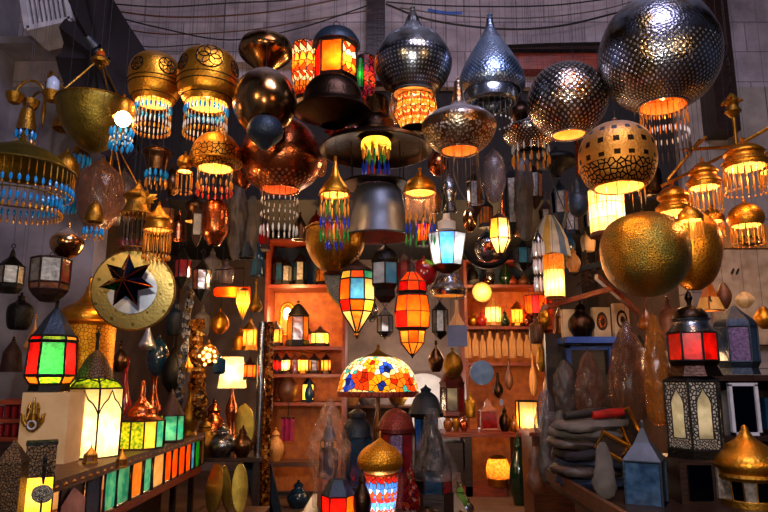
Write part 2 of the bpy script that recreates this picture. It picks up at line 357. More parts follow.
# ------------------------------------------------------------------ mesh builder
class MB:
    def __init__(s): s.v = []; s.f = []; s.mi = []; s.uv = []; s.sm = []
    def face(s, idx, mi=0, uv=None, sm=False):
        s.f.append(tuple(idx)); s.mi.append(mi); s.sm.append(sm); s.uv.append(uv or [(0, 0)]*len(idx))
    def lathe(s, prof, n=32, rot=0, mi=0, c=(0, 0, 0), smooth=None, sq=(1, 1), cap=False, wob=0, arc=None):
        smooth = n > 10 if smooth is None else smooth
        b0 = len(s.v); rings = []; L = 0; Ls = []
        rmax = max(p[0] for p in prof) or 1
        ph = random.random()*9
        cols = n if arc is None else n+1
        for j, (r, z) in enumerate(prof):
            if j: L += math.hypot(r-prof[j-1][0], z-prof[j-1][1])
            Ls.append(L/(2*PI*rmax))
            if r < 1e-6 and arc is None:
                s.v.append((c[0], c[1], c[2]+z)); rings.append([len(s.v)-1]*cols)
            else:
                ring = []
                for i in range(cols):
                    a = rot + (2*PI*i/n if arc is None else arc[0]+(arc[1]-arc[0])*i/n)
                    w = 1 + wob*(math.sin(3*a+ph+j*.7)*.5 + math.sin(7*a+ph*2-j*1.3)*.35 + math.sin(11*a+j)*.2)
                    s.v.append((c[0]+r*w*math.cos(a)*sq[0], c[1]+r*w*math.sin(a)*sq[1], c[2]+z)); ring.append(len(s.v)-1)
                rings.append(ring)
        for j in range(len(prof)-1):
            for i in range(n):
                i2 = (i+1) % n if arc is None else i+1
                q = [rings[j][i], rings[j+1][i], rings[j+1][i2], rings[j][i2]]
                uvq = [(i/n, Ls[j]), (i/n, Ls[j+1]), ((i+1)/n, Ls[j+1]), ((i+1)/n, Ls[j])]
                qq = []; uu = []
                for a_, u_ in zip(q, uvq):
                    if a_ not in qq: qq.append(a_); uu.append(u_)
                if len(qq) >= 3: s.face(qq, mi, uu, smooth)
        if cap:
            for j in (0, -1):
                if prof[j][0] > 1e-6: s.face(rings[j], mi, None, False)
        return s
    def shell(s, prof, t, **kw):
        inner = [(max(r-t, 1e-4 if r > 1e-5 else 0), z-(t*.5 if i == 0 else 0)) for i, (r, z) in enumerate(prof)]
        return s.lathe(list(prof)+inner[::-1], **kw)
    def tube(s, pts, r, n=5, mi=0, closed=False):
        pts = [Vector(p) for p in pts]; b = len(s.v); m = len(pts)
        for i, p in enumerate(pts):
            a = pts[i-1] if (i or closed) else p; c = pts[(i+1) % m] if (i < m-1 or closed) else p
            d = (c-a).normalized() if (c-a).length else Vector((0, 0, 1))
            x = d.cross(Vector((0, 0, 1)));
            if x.length < .05: x = d.cross(Vector((0, 1, 0)))
            x.normalize(); y = d.cross(x)
            rr = r[i] if isinstance(r, (list, tuple)) else r
            for k in range(n):
                an = 2*PI*k/n; s.v.append(tuple(p+x*math.cos(an)*rr+y*math.sin(an)*rr))
        for i in range(m if closed else m-1):
            j = (i+1) % m
            for k in range(n):
                s.face([b+i*n+k, b+i*n+(k+1) % n, b+j*n+(k+1) % n, b+j*n+k], mi, None, True)
        if not closed:
            s.face([b+k for k in range(n)][::-1], mi); s.face([b+(m-1)*n+k for k in range(n)], mi)
        return s
    def box(s, c, d, mi=0, M=None, bev=0):
        b = len(s.v)
        for sx in (-1, 1):
            for sy in (-1, 1):
                for sz in (-1, 1):
                    p = Vector((sx*d[0]/2, sy*d[1]/2, sz*d[2]/2))
                    if M is not None: p = M @ p
                    s.v.append((c[0]+p.x, c[1]+p.y, c[2]+p.z))
        for q in ((0, 1, 3, 2), (4, 6, 7, 5), (0, 4, 5, 1), (2, 3, 7, 6), (0, 2, 6, 4), (1, 5, 7, 3)):
            s.face([b+i for i in q], mi, [(0, 0), (.3, 0), (.3, .3), (0, .3)])
        return s
    def poly(s, pts, mi=0, th=None):                # flat polygon, thickened along th
        b = len(s.v); n = len(pts)
        xs = [p[0] for p in pts]; zs = [p[2] for p in pts]; w = max(max(xs)-min(xs), max(zs)-min(zs), 1e-4)
        uv = [((p[0]-min(xs))/w, (p[2]-min(zs))/w) for p in pts]
        s.v += [tuple(p) for p in pts]; s.face(range(b, b+n), mi, uv)
        if th:
            s.v += [(p[0]+th[0], p[1]+th[1], p[2]+th[2]) for p in pts]; s.face(list(range(b+n, b+2*n))[::-1], mi, uv[::-1])
            for i in range(n):
                j = (i+1) % n; s.face([b+j, b+i, b+n+i, b+n+j], mi)
        return s
    def ball(s, c, r, n=12, mi=0, sz=1):
        return s.lathe([(r*math.sin(PI*i/8), -r*sz*math.cos(PI*i/8)) if 0 < i < 8 else (0, -r*sz*math.cos(PI*i/8)) for i in range(9)][::-1], n=n, mi=mi, c=c, smooth=True)
    def obj(s, name, mats, parent=None, loc=(0, 0, 0), sharp=40, rot=None):
        me = bpy.data.meshes.new(name); me.from_pydata(s.v, [], s.f)
        if isinstance(mats, str): mats = [mats]
        for m in mats: me.materials.append(mat(m))
        me.polygons.foreach_set('material_index', s.mi)
        me.polygons.foreach_set('use_smooth', s.sm)
        ul = me.uv_layers.new(name='UVMap'); k = 0
        for f in s.uv:
            for u in f: ul.data[k].uv = u; k += 1
        me.validate(); me.update()
        if any(s.sm):
            try: me.set_sharp_from_angle(angle=math.radians(sharp))
            except Exception: pass
        o = bpy.data.objects.new(name, me); COL.objects.link(o); o.location = loc
        if rot: o.rotation_euler = rot
        o.parent = parent
        return o

USED = {}
def tag(o, label, cat, group=None):
    o['label'] = label; o['category'] = cat
    if group: o['group'] = group
    USED[label] = USED.get(label, 0)+1
    return o
def struct(o): o['kind'] = 'structure'; return o

class Thing:
    """An Empty at the thing's base; profiles are given as (radius, row) measured on its own distance."""
    def __init__(s, name, label, cat, px, ybase, Y, ymid=None, group=None, rz=0, zbase=None):
        p = at(px, ybase, Y); q = at(px, ymid if ymid is not None else ybase, Y)
        s.Y = Y; s.base = Vector((q.x, Y, p.z if zbase is None else zbase)); s.px = px
        s.o = bpy.data.objects.new(name, None); COL.objects.link(s.o); s.o.location = s.base
        s.o.rotation_euler = (0, 0, rz); s.o.empty_display_size = .05
        tag(s.o, label, cat, group)
    def z(s, y): return at(s.px, y, s.Y).z - s.base.z
    def k(s, y): return kk(y, s.Y)
    def pr(s, prof): return [(r*s.k(y), s.z(y)) for r, y in prof]
    def add(s, mb, name, m, **kw): return mb.obj(name, m, s.o, **kw)
    def light(s, y, W, col=(1, .62, .28), dx=0, dy=0, r=.02):
        L = bpy.data.lights.new('bulb_light', 'POINT'); L.energy = W*LS; L.color = col; L.shadow_soft_size = r
        o = bpy.data.objects.new('bulb_light', L); COL.objects.link(o); o.parent = s.o
        o.location = (dx*s.k(y), dy*s.k(y), s.z(y)); return o
LS = 1.0
CEIL = 6.25; ICEIL = 3.4; FACE = 6.6
CORDS = []; BODIES = []
def body(t, prof):                      # remember a lamp's outline so that cords stop where they meet it
    BODIES.append((t, t.base.x, t.base.y, [(r, z+t.base.z) for r, z in prof]))
def cord(t, ytop, r=.0013, mt='cable', name='cord'):
    CORDS.append((t, t.z(ytop), r, mt, name))
def build_cords():
    for t, z0, r, mt, name in CORDS:
        top = CEIL if t.Y < FACE else ICEIL
        zs = z0+t.base.z
        for tb, bx, by, pf in BODIES:
            if tb is t: continue
            d = math.hypot(bx-t.base.x, by-t.base.y)
            zz = sorted(z for q, z in pf if q >= d)
            if not zz: continue
            mouth = min(pf, key=lambda q: q[1])
            e = (zz[-1]-.012) if mouth[0] > d else zz[0]
            if zs+.02 < e < top and zz[0] > zs-.05: top = e
        mb = MB(); mb.tube([(0, 0, z0-.004), (0, 0, top-t.base.z)], r, 4); t.add(mb, name, mt)

def smooth_prof(p, n=5):
    """Catmull-Rom through the profile rows"""
    out = []
    for i in range(len(p)-1):
        a = p[max(i-1, 0)]; b = p[i]; c = p[i+1]; d = p[min(i+2, len(p)-1)]
        for j in range(n):
            t = j/n
            f = lambda k: .5*((2*b[k])+(-a[k]+c[k])*t+(2*a[k]-5*b[k]+4*c[k]-d[k])*t*t+(-a[k]+3*b[k]-3*c[k]+d[k])*t**3)
            out.append((max(f(0), 0), f(1)))
    out.append(p[-1]); return out

def fringe(t, n, r, y0, y1, segs, rod=.28, name='bead_strand', sq=1):
    """n hanging strands on a circle; segs = (from, to, radius px, material)"""
    k = t.k(y0); H = t.z(y0)-t.z(y1); mb = MB()
    mats = ['thread']
    mb.lathe([(rod*k, 0), (rod*k, -H)], 4, smooth=False, cap=True)
    for a, b, w, m in segs:
        if m not in mats: mats.append(m)
        mid = (a+b)/2
        mb.lathe([(rod*k, -H*a), (w*k, -H*(a*.7+b*.3)), (w*k, -H*(a*.3+b*.7)), (rod*.6*k, -H*b)], 5, mi=mats.index(m), smooth=True, cap=True)
    first = None
    for i in range(n):
        a = 2*PI*(i+.5)/n
        if first is None: o = first = mb.obj(name, mats, t.o)
        else:
            o = first.copy(); COL.objects.link(o); o.parent = t.o
        o.location = (math.cos(a)*r*k, math.sin(a)*r*k*sq, t.z(y0)); o.rotation_euler = (0, 0, a)
BLUE = [(.0, .12, .5, 'bead_gold'), (.35, .75, 1.15, 'bead_blue'), (.82, 1, .9, 'bead_gold')]
BLUEW = [(.0, .3, 1.2, 'bead_blue'), (.42, .72, .8, 'bead_white'), (.82, 1, 1, 'bead_gold')]
GOLD = [(.0, .1, .5, 'bead_gold'), (.15, .8, .7, 'bead_gold'), (.85, 1, 1, 'bead_amber')]
CLEAR = [(.2, .3, .6, 'bead_white'), (.5, .58, .6, 'bead_white'), (.8, .98, 1.0, 'bead_white')]
ORNG = [(.0, .1, .5, 'bead_gold'), (.5, .75, 1.1, 'bead_amber'), (.78, 1, 1, 'bead_red')]

def pendant(label, px, prof, Y, m='brass', name='pendant_lamp', cat='lamp', op=None, glow=None, lining='lining', fr=None, bands=(), group=None,
            knob=True, n=40, smooth=True, ymid=None, hang=True, col=(1, .62, .26), band_m=None, bulb=True, sq=(1, 1)):
    """prof: (radius, row) from the top down to the rim of the opening"""
    y0, y1 = prof[0][1], prof[-1][1]
    t = Thing(name, label, cat, px, y1, Y, ymid if ymid is not None else (y0+y1)/2, group)
    p = smooth_prof(prof) if smooth else prof
    mb = MB(); mb.shell(t.pr(p), .006, n=n, sq=sq, wob=.2 if cat in ('bag', 'pouch', 'bundle') else 0); t.bo = t.add(mb, 'body', m); body(t, t.pr(p))
    for (r, y, w) in bands:
        mb = MB(); k = t.k(y); mb.tube([(r*k*math.cos(a*PI/16), r*k*math.sin(a*PI/16), t.z(y)) for a in range(32)], w*k, 6, closed=True); mb.obj('band', band_m or m, t.bo)
    if knob:
        mb = MB(); k = t.k(y0); z = t.z(y0); w = max(1.6, min(3, prof[-1][0]*.12))
        mb.lathe([(w*.6*k, z-.01), (w*1.2*k, z+.3*w*k), (w*.5*k, z+w*k), (w*1.0*k, z+1.8*w*k), (0, z+2.7*w*k)], 12); t.add(mb, 'finial', m)
    if hang: cord(t, y0)
    if glow:
        W = glow; r = prof[-1][0]; k = t.k(y1)
        ly = y1 - min(9, (y1-y0)*.35)
        yt_ = ly-4
        def rad(y):
            for (ra, ya), (rb, yb_) in zip(p, p[1:]):
                if ya <= y <= yb_ and yb_ > ya: return ra+(rb-ra)*(y-ya)/(yb_-ya)
            return p[-1][0]
        pl = [(max(min(rad(y1+(yt_-y1)*f), r)*k-.011, .004), t.z(y1+(yt_-y1)*f)+.003) for f in (0, .2, .4, .6, .8, 1)]
        mb = MB(); mb.lathe(pl+[(0, pl[-1][1])], 32, smooth=True, sq=sq); sh_ = t.add(mb, 'inner_shade', lining)
        if bulb:
            mb = MB(); mb.ball((0, 0, t.z(ly)), 2.6*k, 12); mb.obj('bulb', 'bulb_soft', sh_)
        t.light(y1-1, W, col)
    if fr:
        for q in ([fr] if isinstance(fr, tuple) else fr): fringe(t, *q)
    return t

def lantern(label, px, ybase, Y, n, rot, secs, frame='iron', name='lantern', cat='lantern', light=None, hang=None, group=None, ymid=None,
            face=True, ring=None, post=.7, col=(1, .62, .26), arch=None, bulb=False, zbase=None, lamp_dx=0, lamp_dy=0):
    """secs: ('m', part, profile, material[, sides]) or ('p', r0, row0, r1, row1, [materials]) for a band of glass panes"""
    ys = [q for s_ in secs if s_[0] in 'mr' for _, q in s_[2]]+[s_[2] for s_ in secs if s_[0] == 'p']
    t = Thing(name, label, cat, px, ybase, Y, ymid if ymid is not None else (min(ys)+ybase)/2, group, zbase=zbase)
    rot += math.atan2(-t.base.x, t.base.y)*(1 if face else 0)
    for s_ in secs:
        if s_[0] in 'mr':
            _, part, prof, m = s_[:4]; ns = s_[4] if len(s_) > 4 else n
            mb = MB(); mb.lathe(t.pr(prof), ns, rot, cap=s_[0] == 'm'); t.add(mb, part, m)
        else:
            _, r0, ya, r1, yb, ms = s_
            R0, R1, z0, z1 = r0*t.k(ya), r1*t.k(yb), t.z(ya), t.z(yb)
            fb = MB(); pw = post*t.k(ya)
            top = [(R0*math.cos(rot+2*PI*i/n), R0*math.sin(rot+2*PI*i/n), z0) for i in range(n)]
            bot = [(R1*math.cos(rot+2*PI*i/n), R1*math.sin(rot+2*PI*i/n), z1) for i in range(n)]
            for i in range(n): fb.tube([top[i], bot[i]], pw, 5)
            fb.tube(top, pw, 5, closed=True)
            if R1 > .01: fb.tube(bot, pw, 5, closed=True)
            t.add(fb, 'frame', frame)
            for i in range(n):
                j = (i+1) % n; a, b, c_, d = Vector(top[i]), Vector(top[j]), Vector(bot[j]), Vector(bot[i])
                sh = lambda q: Vector((q.x*.985, q.y*.985, q.z))
                w = (b-a).length; h = abs(z0-z1); b0 = MB()
                b0.v += [tuple(sh(x)) for x in (a, b, c_, d)]; mx = max(w, h, 1e-4)
                b0.face((0, 1, 2, 3), 0, [(0, h/mx*.35), (w/mx*.35, h/mx*.35), (w/mx*.35, 0), (0, 0)])
                po_ = t.add(b0, 'glass_pane', ms[i % len(ms)])
                if arch == 'panel':
                    ab = MB(); P2 = lambda s, u: (lambda q: (q.x*1.02, q.y*1.02, q.z))((d*(1-s)+c_*s)*(1-u)+(a*(1-s)+b*s)*u)
                    inner = [(.24, .16), (.24, .45), (.24, .68), (.3, .76), (.4, .82), (.5, .9), (.6, .82), (.7, .76), (.76, .68), (.76, .45), (.76, .16)]
                    outer = [(0, .0), (0, .45), (0, .75), (0, 1), (.3, 1), (.5, 1), (.7, 1), (1, 1), (1, .75), (1, .45), (1, 0)]
                    hw = h/mx
                    for (i_, (q0, q1)) in enumerate(zip(inner, inner[1:])):
                        o0, o1 = outer[i_], outer[i_+1]; n0 = len(ab.v); ab.v += [P2(*o0), P2(*o1), P2(*q1), P2(*q0)]
                        ab.face((n0, n0+1, n0+2, n0+3), 0, [(x_*.5*w/mx, y_*.5*hw) for x_, y_ in (o0, o1, q1, q0)])
                    n0 = len(ab.v); ab.v += [P2(0, 0), P2(1, 0), P2(.76, .16), P2(.24, .16)]; ab.face((n0, n0+1, n0+2, n0+3), 0, [(0, 0), (.4, 0), (.3, .1), (.1, .1)])
                    ab.tube([P2(*q) for q in inner], pw*.45, 4, closed=True); ab.obj('filigree_border', 'black_filigree', po_)
                elif arch:
                    ab = MB(); inset = lambda s, u: sh((d*(1-s)+c_*s)*(1-u)+(a*(1-s)+b*s)*u)*1.0
                    pts = [inset(s, u) for s, u in ((.0, .62), (.08, .7), (.2, .78), (.36, .84), (.5, .97), (.64, .84), (.8, .78), (.92, .7), (1, .62))]
                    pts = [Vector((q.x*1.03, q.y*1.03, q.z)) for q in pts]
                    ab.tube(pts, pw*.8, 4); ab.obj('arch_tracery', frame, po_)
    ytop = min(ys); k = t.k(ytop); z = t.z(ytop); pf_ = []
    for s_ in secs: pf_ += t.pr(s_[2]) if s_[0] in 'mr' else t.pr([(s_[1], s_[2]), (s_[3], s_[4])])
    if hang: body(t, pf_)
    if ring:
        mb = MB(); R = ring*k; mb.tube([(R*math.cos(2*PI*i/14), 0, z+R+R*math.sin(2*PI*i/14)) for i in range(14)], .45*k, 5, closed=True); t.add(mb, 'ring', frame)
    if hang: cord(t, ytop-(2*ring if ring else 0))
    if light:
        ly, W = light; t.light(ly, W, col, dx=lamp_dx, dy=lamp_dy)
        if bulb:
            mb = MB(); mb.ball((0, 0, t.z(ly)-4*k), 2*k, 10); t.add(mb, 'bulb', 'bulb')
    return t

def plain_box(name, label, cat, x0, x1, y0, y1, z0, z1, m):
    t = bpy.data.objects.new(name, None); COL.objects.link(t)
    return t

exec_later = []

def medallion(t, prof, ang, row, R, m='iron', w=.55):
    """raised tracery roundel that follows the lamp's curved side"""
    k = t.k(row); z0 = t.z(row); pp = t.pr(smooth_prof(prof))
    def rr(z):
        for (ra, za), (rb, zb_) in zip(pp, pp[1:]):
            if zb_ <= z <= za and za > zb_: return ra+(rb-ra)*(z-za)/(zb_-za)
        return pp[-1][0]
    a0 = math.atan2(-t.base.y, -t.base.x)+ang
    def P_(x, y): 
        z = z0+y*k; r_ = rr(z)+.003; return (r_*math.cos(a0+x*k/r_), r_*math.sin(a0+x*k/r_), z)
    mb = MB(); mb.tube([P_(R*math.cos(i*PI/14), R*math.sin(i*PI/14)) for i in range(28)], w*k, 5, closed=True)
    for j in range(6):
        cx, cy_ = R*.52*math.cos(j*PI/3+.4), R*.52*math.sin(j*PI/3+.4)
        mb.tube([P_(cx+R*.46*math.cos(i*PI/7), cy_+R*.46*math.sin(i*PI/7)) for i in range(14)], w*.8*k, 4, closed=True)
    mo_ = mb.obj('medallion', m, t.bo)
    mb = MB(); n0 = 0; mb.v.append(P_(0, 0)); mb.v += [P_(R*.97*math.cos(i*PI/14), R*.97*math.sin(i*PI/14)) for i in range(28)]
    for i in range(28): mb.face((0, 1+i, 1+(i+1) % 28))
    mb.obj('gold_inlay', 'gold_glow', mo_)

# ================================================================== THE SETTING
def slab(name, x0, x1, y0, y1, z0, z1, m):
    mb = MB(); mb.box(((x0+x1)/2, (y0+y1)/2, (z0+z1)/2), (x1-x0, y1-y0, z1-z0)); return struct(mb.obj(name, m))
slab('floor', -4.2, 7, -3, 10.9, -.1, 0, 'floor')
slab('wall_back', -3.6, 4.2, 10.6, 10.8, 0, 3.4, 'plaster_lilac')
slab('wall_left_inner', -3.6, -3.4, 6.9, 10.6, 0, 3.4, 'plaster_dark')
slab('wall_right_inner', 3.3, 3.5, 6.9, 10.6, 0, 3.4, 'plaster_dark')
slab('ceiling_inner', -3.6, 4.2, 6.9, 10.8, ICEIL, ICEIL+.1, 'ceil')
slab('wall_front_upper', -4.1, 7, 6.6, 6.9, 4.62, 7.2, 'stone_up')
slab('trim_8', -3.05, 3.2, 6.7, 6.9, 3.36, 4.62, 'ceil')  # dark header added to keep the upper interior near black
slab('wall_front_left', -4.1, -3.05, 6.6, 6.9, 0, 4.62, 'plaster_grey')
slab('wall_front_right', 3.2, 7, 6.6, 6.9, 0, 4.62, 'stone_right')
slab('wall_left', -4.3, -4.1, 2, 6.9, 0, 7.2, 'plaster_grey')
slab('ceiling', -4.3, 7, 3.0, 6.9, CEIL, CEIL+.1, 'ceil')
# cornice ledge and orange timber lintel of the opening, dark pilasters
slab('trim_1', at(512, 62, 6.5).x, at(600, 62, 6.5).x, 6.42, 6.62, at(555, 69, 6.42).z, at(555, 53, 6.42).z, 'wood_red')
slab('trim_2', at(100, 62, 6.5).x, at(300, 62, 6.5).x, 6.46, 6.62, at(230, 62, 6.46).z, at(230, 55, 6.46).z, 'stone_up')
slab('trim_3', at(367, 20, 6.5).x, at(385, 20, 6.5).x, 6.45, 6.6, 4.62, 6.2, 'wood_dark')
slab('trim_4', at(702, 20, 6.4).x, at(724, 20, 6.4).x, 6.3, 6.6, 4.0, 6.2, 'wood_dark')
slab('trim_5', at(485, 50, 6.5).x, at(700, 50, 6.5).x, 6.48, 6.6, at(555, 50, 6.5).z, at(555, 46, 6.5).z, 'rust')
slab('trim_6', -4.1, at(59, 42, 6.3).x, 6.2, 6.6, at(30, 43, 6.2).z, at(30, 36, 6.2).z, 'plaster_grey')
# wall arch niche of white plaster on the back wall
mb = MB(); c = at(424, 405, 10.45); R = 31*kk(400, 10.45)
mb.poly([(c.x-R, 10.5, 0.6), (c.x+R, 10.5, 0.6)]+[(c.x+R*math.cos(a*PI/24), 10.5, c.z+R*math.sin(a*PI/24)) for a in range(0, 25)], 0, (0, .1, 0))
struct(mb.obj('trim_7', 'white_arch'))

# ---------------------------------------------------------------- cables, air conditioner, awning
def cable(label, pts, r=.008, m='cable', name='cable'):
    P_ = [at(x, y, Y) for x, y, Y in pts]; o = []
    for i in range(len(P_)-1):
        a = P_[max(i-1, 0)]; b = P_[i]; c = P_[i+1]; d = P_[min(i+2, len(P_)-1)]
        for j in range(6):
            t = j/6; o.append(.5*((2*b)+(-a+c)*t+(2*a-5*b+4*c-d)*t*t+(-a+3*b-3*c+d)*t**3))
    o.append(P_[-1]); mb = MB(); mb.tube(o, r, 5)
    return tag(mb.obj(name, m), label, 'cable', None)
cable('long dark cable sagging across the top left of the stone wall', [(95, 2, 6.2), (160, 7, 6.2), (230, 3, 6.2), (290, 0, 6.2), (330, -6, 6.2)])
cable('second brown cable down on the upper left wall, rising to the right', [(95, 8, 6.1), (170, 17, 6.1), (260, 13, 6.1), (340, -1, 6.1), (370, -8, 6.1)], .009, 'wood')
cable('dark cable running from the left to the wooden post below the other cables', [(98, 12, 6.25), (160, 28, 6.25), (230, 40, 6.25), (300, 28, 6.25), (372, 4, 6.25)])
cable('thin brown cable passing just above the two brass barrel lamps', [(100, 24, 6.3), (160, 34, 6.3), (240, 31, 6.3), (300, 22, 6.3), (371, 10, 6.3)], .007, 'wood')
cable('thin lowest cable hanging behind the left brass barrel lamp', [(110, 40, 6.3), (150, 47, 6.3), (200, 44, 6.3)], .006)
cable('black cable above the two silver onion lamps', [(386, 2, 6.2), (450, 6, 6.2), (540, 6, 6.2), (600, 0, 6.2), (640, -6, 6.2)])
cable('black cable sagging between the wooden post and the big studded globe', [(386, 4, 6.1), (430, 20, 6.1), (500, 29, 6.1), (560, 26, 6.1), (620, 12, 6.1)], .011)
cable('pale grey cable over the pointed silver lamp', [(400, 8, 6.25), (460, 16, 6.25), (530, 18, 6.25), (600, 10, 6.25), (650, -4, 6.25)], .007, 'cloth_grey')
cable('short blue cord tied along the cable above the silver onion lamp', [(428, 10, 6.0), (445, 13, 6.0), (462, 13, 6.0)], .016, 'cable_blue', 'cord')
cable('twisted dark rope tied above the orange timber lintel', [(500, 47, 6.3), (550, 45, 6.3), (600, 44, 6.3)], .022, 'iron', 'rope')

t = Thing('air_conditioner', 'old white louvred air conditioner box tilted at the top left corner', 'air conditioner', 60, 34, 5.9, 20)
R3 = Matrix.Rotation(math.radians(-14), 3, 'Y')
mb = MB(); w = 42*t.k(10); h = 40*t.k(10)
for q in ((-w/2, 0), (w/2, 0)): mb.box(R3 @ Vector((q[0], 0, h/2)), (.05, .4, h), 0, R3)
for q in (0, h): mb.box(R3 @ Vector((0, 0, q)), (w, .4, .05), 0, R3)
mb.box(R3 @ Vector((0, .17, h/2)), (w, .04, h), 0, R3); t.add(mb, 'casing', 'white')
for i in range(9):
    mb = MB(); mb.box(R3 @ Vector((-w*.42+w*.105*i, -.15, h*.5)), (.022, .05, h*.94), 0, R3); t.add(mb, 'louvre', 'white')
mb = MB(); mb.box(R3 @ Vector((0, .05, .1)), (w*.9, .1, .12), 0, R3); t.add(mb, 'bracket', 'rust')

# folded dark awning cloth behind the left lamps
mb = MB(); pts = [(72, -8), (108, -8), (148, 55), (140, 130), (128, 165), (92, 150), (70, 112), (58, 70), (62, 30)]
N = len(pts); cen = at(100, 60, 5.75)
ring = [at(x, y, 5.75+.12*math.sin(i*2.1)) for i, (x, y) in enumerate(pts)]
for lay, off in ((0, 0), (1, .06)):
    b = len(mb.v)
    mb.v.append((cen.x, cen.y-.12+off, cen.z)); 
    fine = []
    for i in range(N):
        a, c = ring[i], ring[(i+1) % N]
        for j in range(4): fine.append(a.lerp(c, j/4))
    for rr in (.35, .7, 1):
        for i, p in enumerate(fine):
            q = cen.lerp(p, rr); mb.v.append((q.x, q.y+off+.07*math.sin(i*1.9)*rr, q.z))
    M_ = len(fine)
    for i in range(M_):
        j = (i+1) % M_; mb.face([b, b+1+i, b+1+j], 0, None, True)
        for r_ in (0, 1): mb.face([b+1+r_*M_+i, b+1+(r_+1)*M_+i, b+1+(r_+1)*M_+j, b+1+r_*M_+j], 0, None, True)
tag(mb.obj('folded_awning', 'cloth_dark', sharp=70), 'dark plum awning cloth bunched up on the left wall above the brass bowl', 'awning')
for (px, py, lb) in ((91, 34, 'grey spotlight head with white rim fixed over the dark awning'), (100, 47, 'second smaller grey spotlight below the white rimmed one')):
    t = Thing('spotlight', lb, 'light', px, py+8, 5.5, group=None)
    k = t.k(py); mb = MB(); Rm = Matrix.Rotation(.9, 4, 'X') @ Matrix.Rotation(.5, 4, 'Y')
    mb.lathe([(0, 6*k), (3*k, 6*k), (4.5*k, 0), (6*k, -5*k), (5.3*k, -5*k), (3.6*k, 0)], 20); t.add(mb, 'housing', 'grey_metal', rot=(.8, -.6, 0))
    mb = MB(); mb.tube([(0, 0, 2*k), (0, .12, 6*k), (0, .3, 8*k)], .012, 5); t.add(mb, 'bracket', 'iron')

# ================================================================== TOP ROW OF HANGING LAMPS
FB = [(0, .1, .5, 'bead_gold'), (.1, .34, 1.1, 'bead_blue'), (.4, .6, .5, 'bead_gold'), (.62, .82, .75, 'bead_white'), (.84, 1, 1, 'bead_gold')]
pf = [(5, 56), (16, 58), (23, 65), (25.8, 75), (25.5, 87), (23.5, 95), (21, 99), (18.5, 103)]
t = pendant('left brass barrel lamp with engraved roundel and turquoise bead fringe', 155, pf, 4.4, 'brass_band', glow=2.6, fr=(26, 17.5, 103, 133, FB), ymid=80)
for r_, y_ in ((26.1, 84), (25.7, 88), (21.2, 99)):
    mb = MB(); k = t.k(y_); mb.tube([(r_*k*math.cos(a*PI/16), r_*k*math.sin(a*PI/16), t.z(y_)) for a in range(32)], .45*k, 5, closed=True); mb.obj('dark_band', 'iron', t.bo)
medallion(t, pf, .42, 74, 8.5); medallion(t, pf, -.75, 74, 7)
pf = [(5, 50), (17, 53), (26, 60), (29.8, 74), (29.5, 88), (27.5, 96), (24.5, 100), (22, 105)]
t = pendant('larger brass barrel lamp with round tracery roundel and turquoise fringe', 208, pf, 4.3, 'brass_band', glow=3.4, fr=(30, 21, 105, 137, FB), ymid=80)
for r_, y_ in ((30.1, 83), (29.7, 89), (25, 100)):
    mb = MB(); k = t.k(y_); mb.tube([(r_*k*math.cos(a*PI/16), r_*k*math.sin(a*PI/16), t.z(y_)) for a in range(32)], .5*k, 5, closed=True); mb.obj('dark_band', 'iron', t.bo)
medallion(t, pf, .02, 68, 13); medallion(t, pf, 1.05, 72, 8); medallion(t, pf, -1.0, 72, 8)
pendant('mirror polished bronze globe with a dark bulbous drop beneath it', 265, [(4, 71), (15, 74), (26, 84), (31.5, 98), (31, 110), (25, 123), (17, 131)], 4.2,
        'mirror_bronze', ymid=103, bands=((17, 131, 1),))
pendant('small dark polished pointed bulb below the bronze globe', 265, [(8, 118), (14, 121), (18, 130), (16, 138), (9, 144), (3, 150)], 4.0, 'steel_blue', knob=False, hang=False)
pendant('dark bronze horn shaped lamp tilted mouth up beside the stone wall', 266, [(4, 37), (22, 41), (27, 50), (25, 57), (14, 66), (6, 74)], 4.9, 'mirror_bronze', ymid=52)
# mosaic lantern group
lantern('dark domed lantern with lit red glass front and mosaic side panes', 336, 84, 4.5, 6, -PI/2-PI/6-.25, [
    ('m', 'roof', smooth_prof([(0, 27), (6, 29), (17, 34), (23, 42), (24, 47)]), 'steel_blue', 28), ('p', 21, 48, 21, 79, ['lit_orange', 'mos_red', 'mos_red', 'mos_dkred', 'mos_red', 'lit_red']),
    ('m', 'base', [(22, 79), (22, 84), (8, 86)], 'bronze_dark')], 'rust', light=(66, 3.6), hang=True, ring=3, post=1, ymid=60, lamp_dx=3, lamp_dy=-9)
lantern('orange and white mosaic cylinder shade left of the dark domed lantern', 306, 100, 4.6, 12, 0, [('m', 'cap', [(3, 42), (13, 46)], 'bronze', 20), ('p', 14, 46, 14, 76, ['mos_red']), ('p', 14, 76, 11, 98, ['mos_red']), ('m', 'base', [(11, 98), (9, 101)], 'bronze', 20)],
    'rust', 'mosaic_lamp', 'lamp', light=(66, 2.4), hang=True, post=.4, ymid=70)
lantern('dim red mosaic cylinder shade right of the dark domed lantern', 366, 108, 4.8, 10, 0, [('m', 'cap', [(3, 54), (9, 58)], 'bronze', 20), ('p', 9.5, 58, 9.5, 84, ['mos_dkred']), ('p', 9.5, 84, 7, 106, ['mos_dkred']), ('m', 'base', [(7, 106), (5, 108)], 'bronze', 20)],
    'rust', 'mosaic_lamp', 'lamp', light=(80, .9), hang=True, post=.4, ymid=80)
lantern('narrow green glass tube lamp beside the dark domed lantern', 360, 92, 4.65, 6, 0, [('m', 'cap', [(1, 55), (4, 59)], 'iron', 12), ('p', 3.6, 59, 3.6, 88, ['lit_green']), ('m', 'base', [(4, 88), (2, 92)], 'iron', 12)], 'iron', 'glass_lamp', 'lamp', light=(75, .12), hang=True, post=.4)
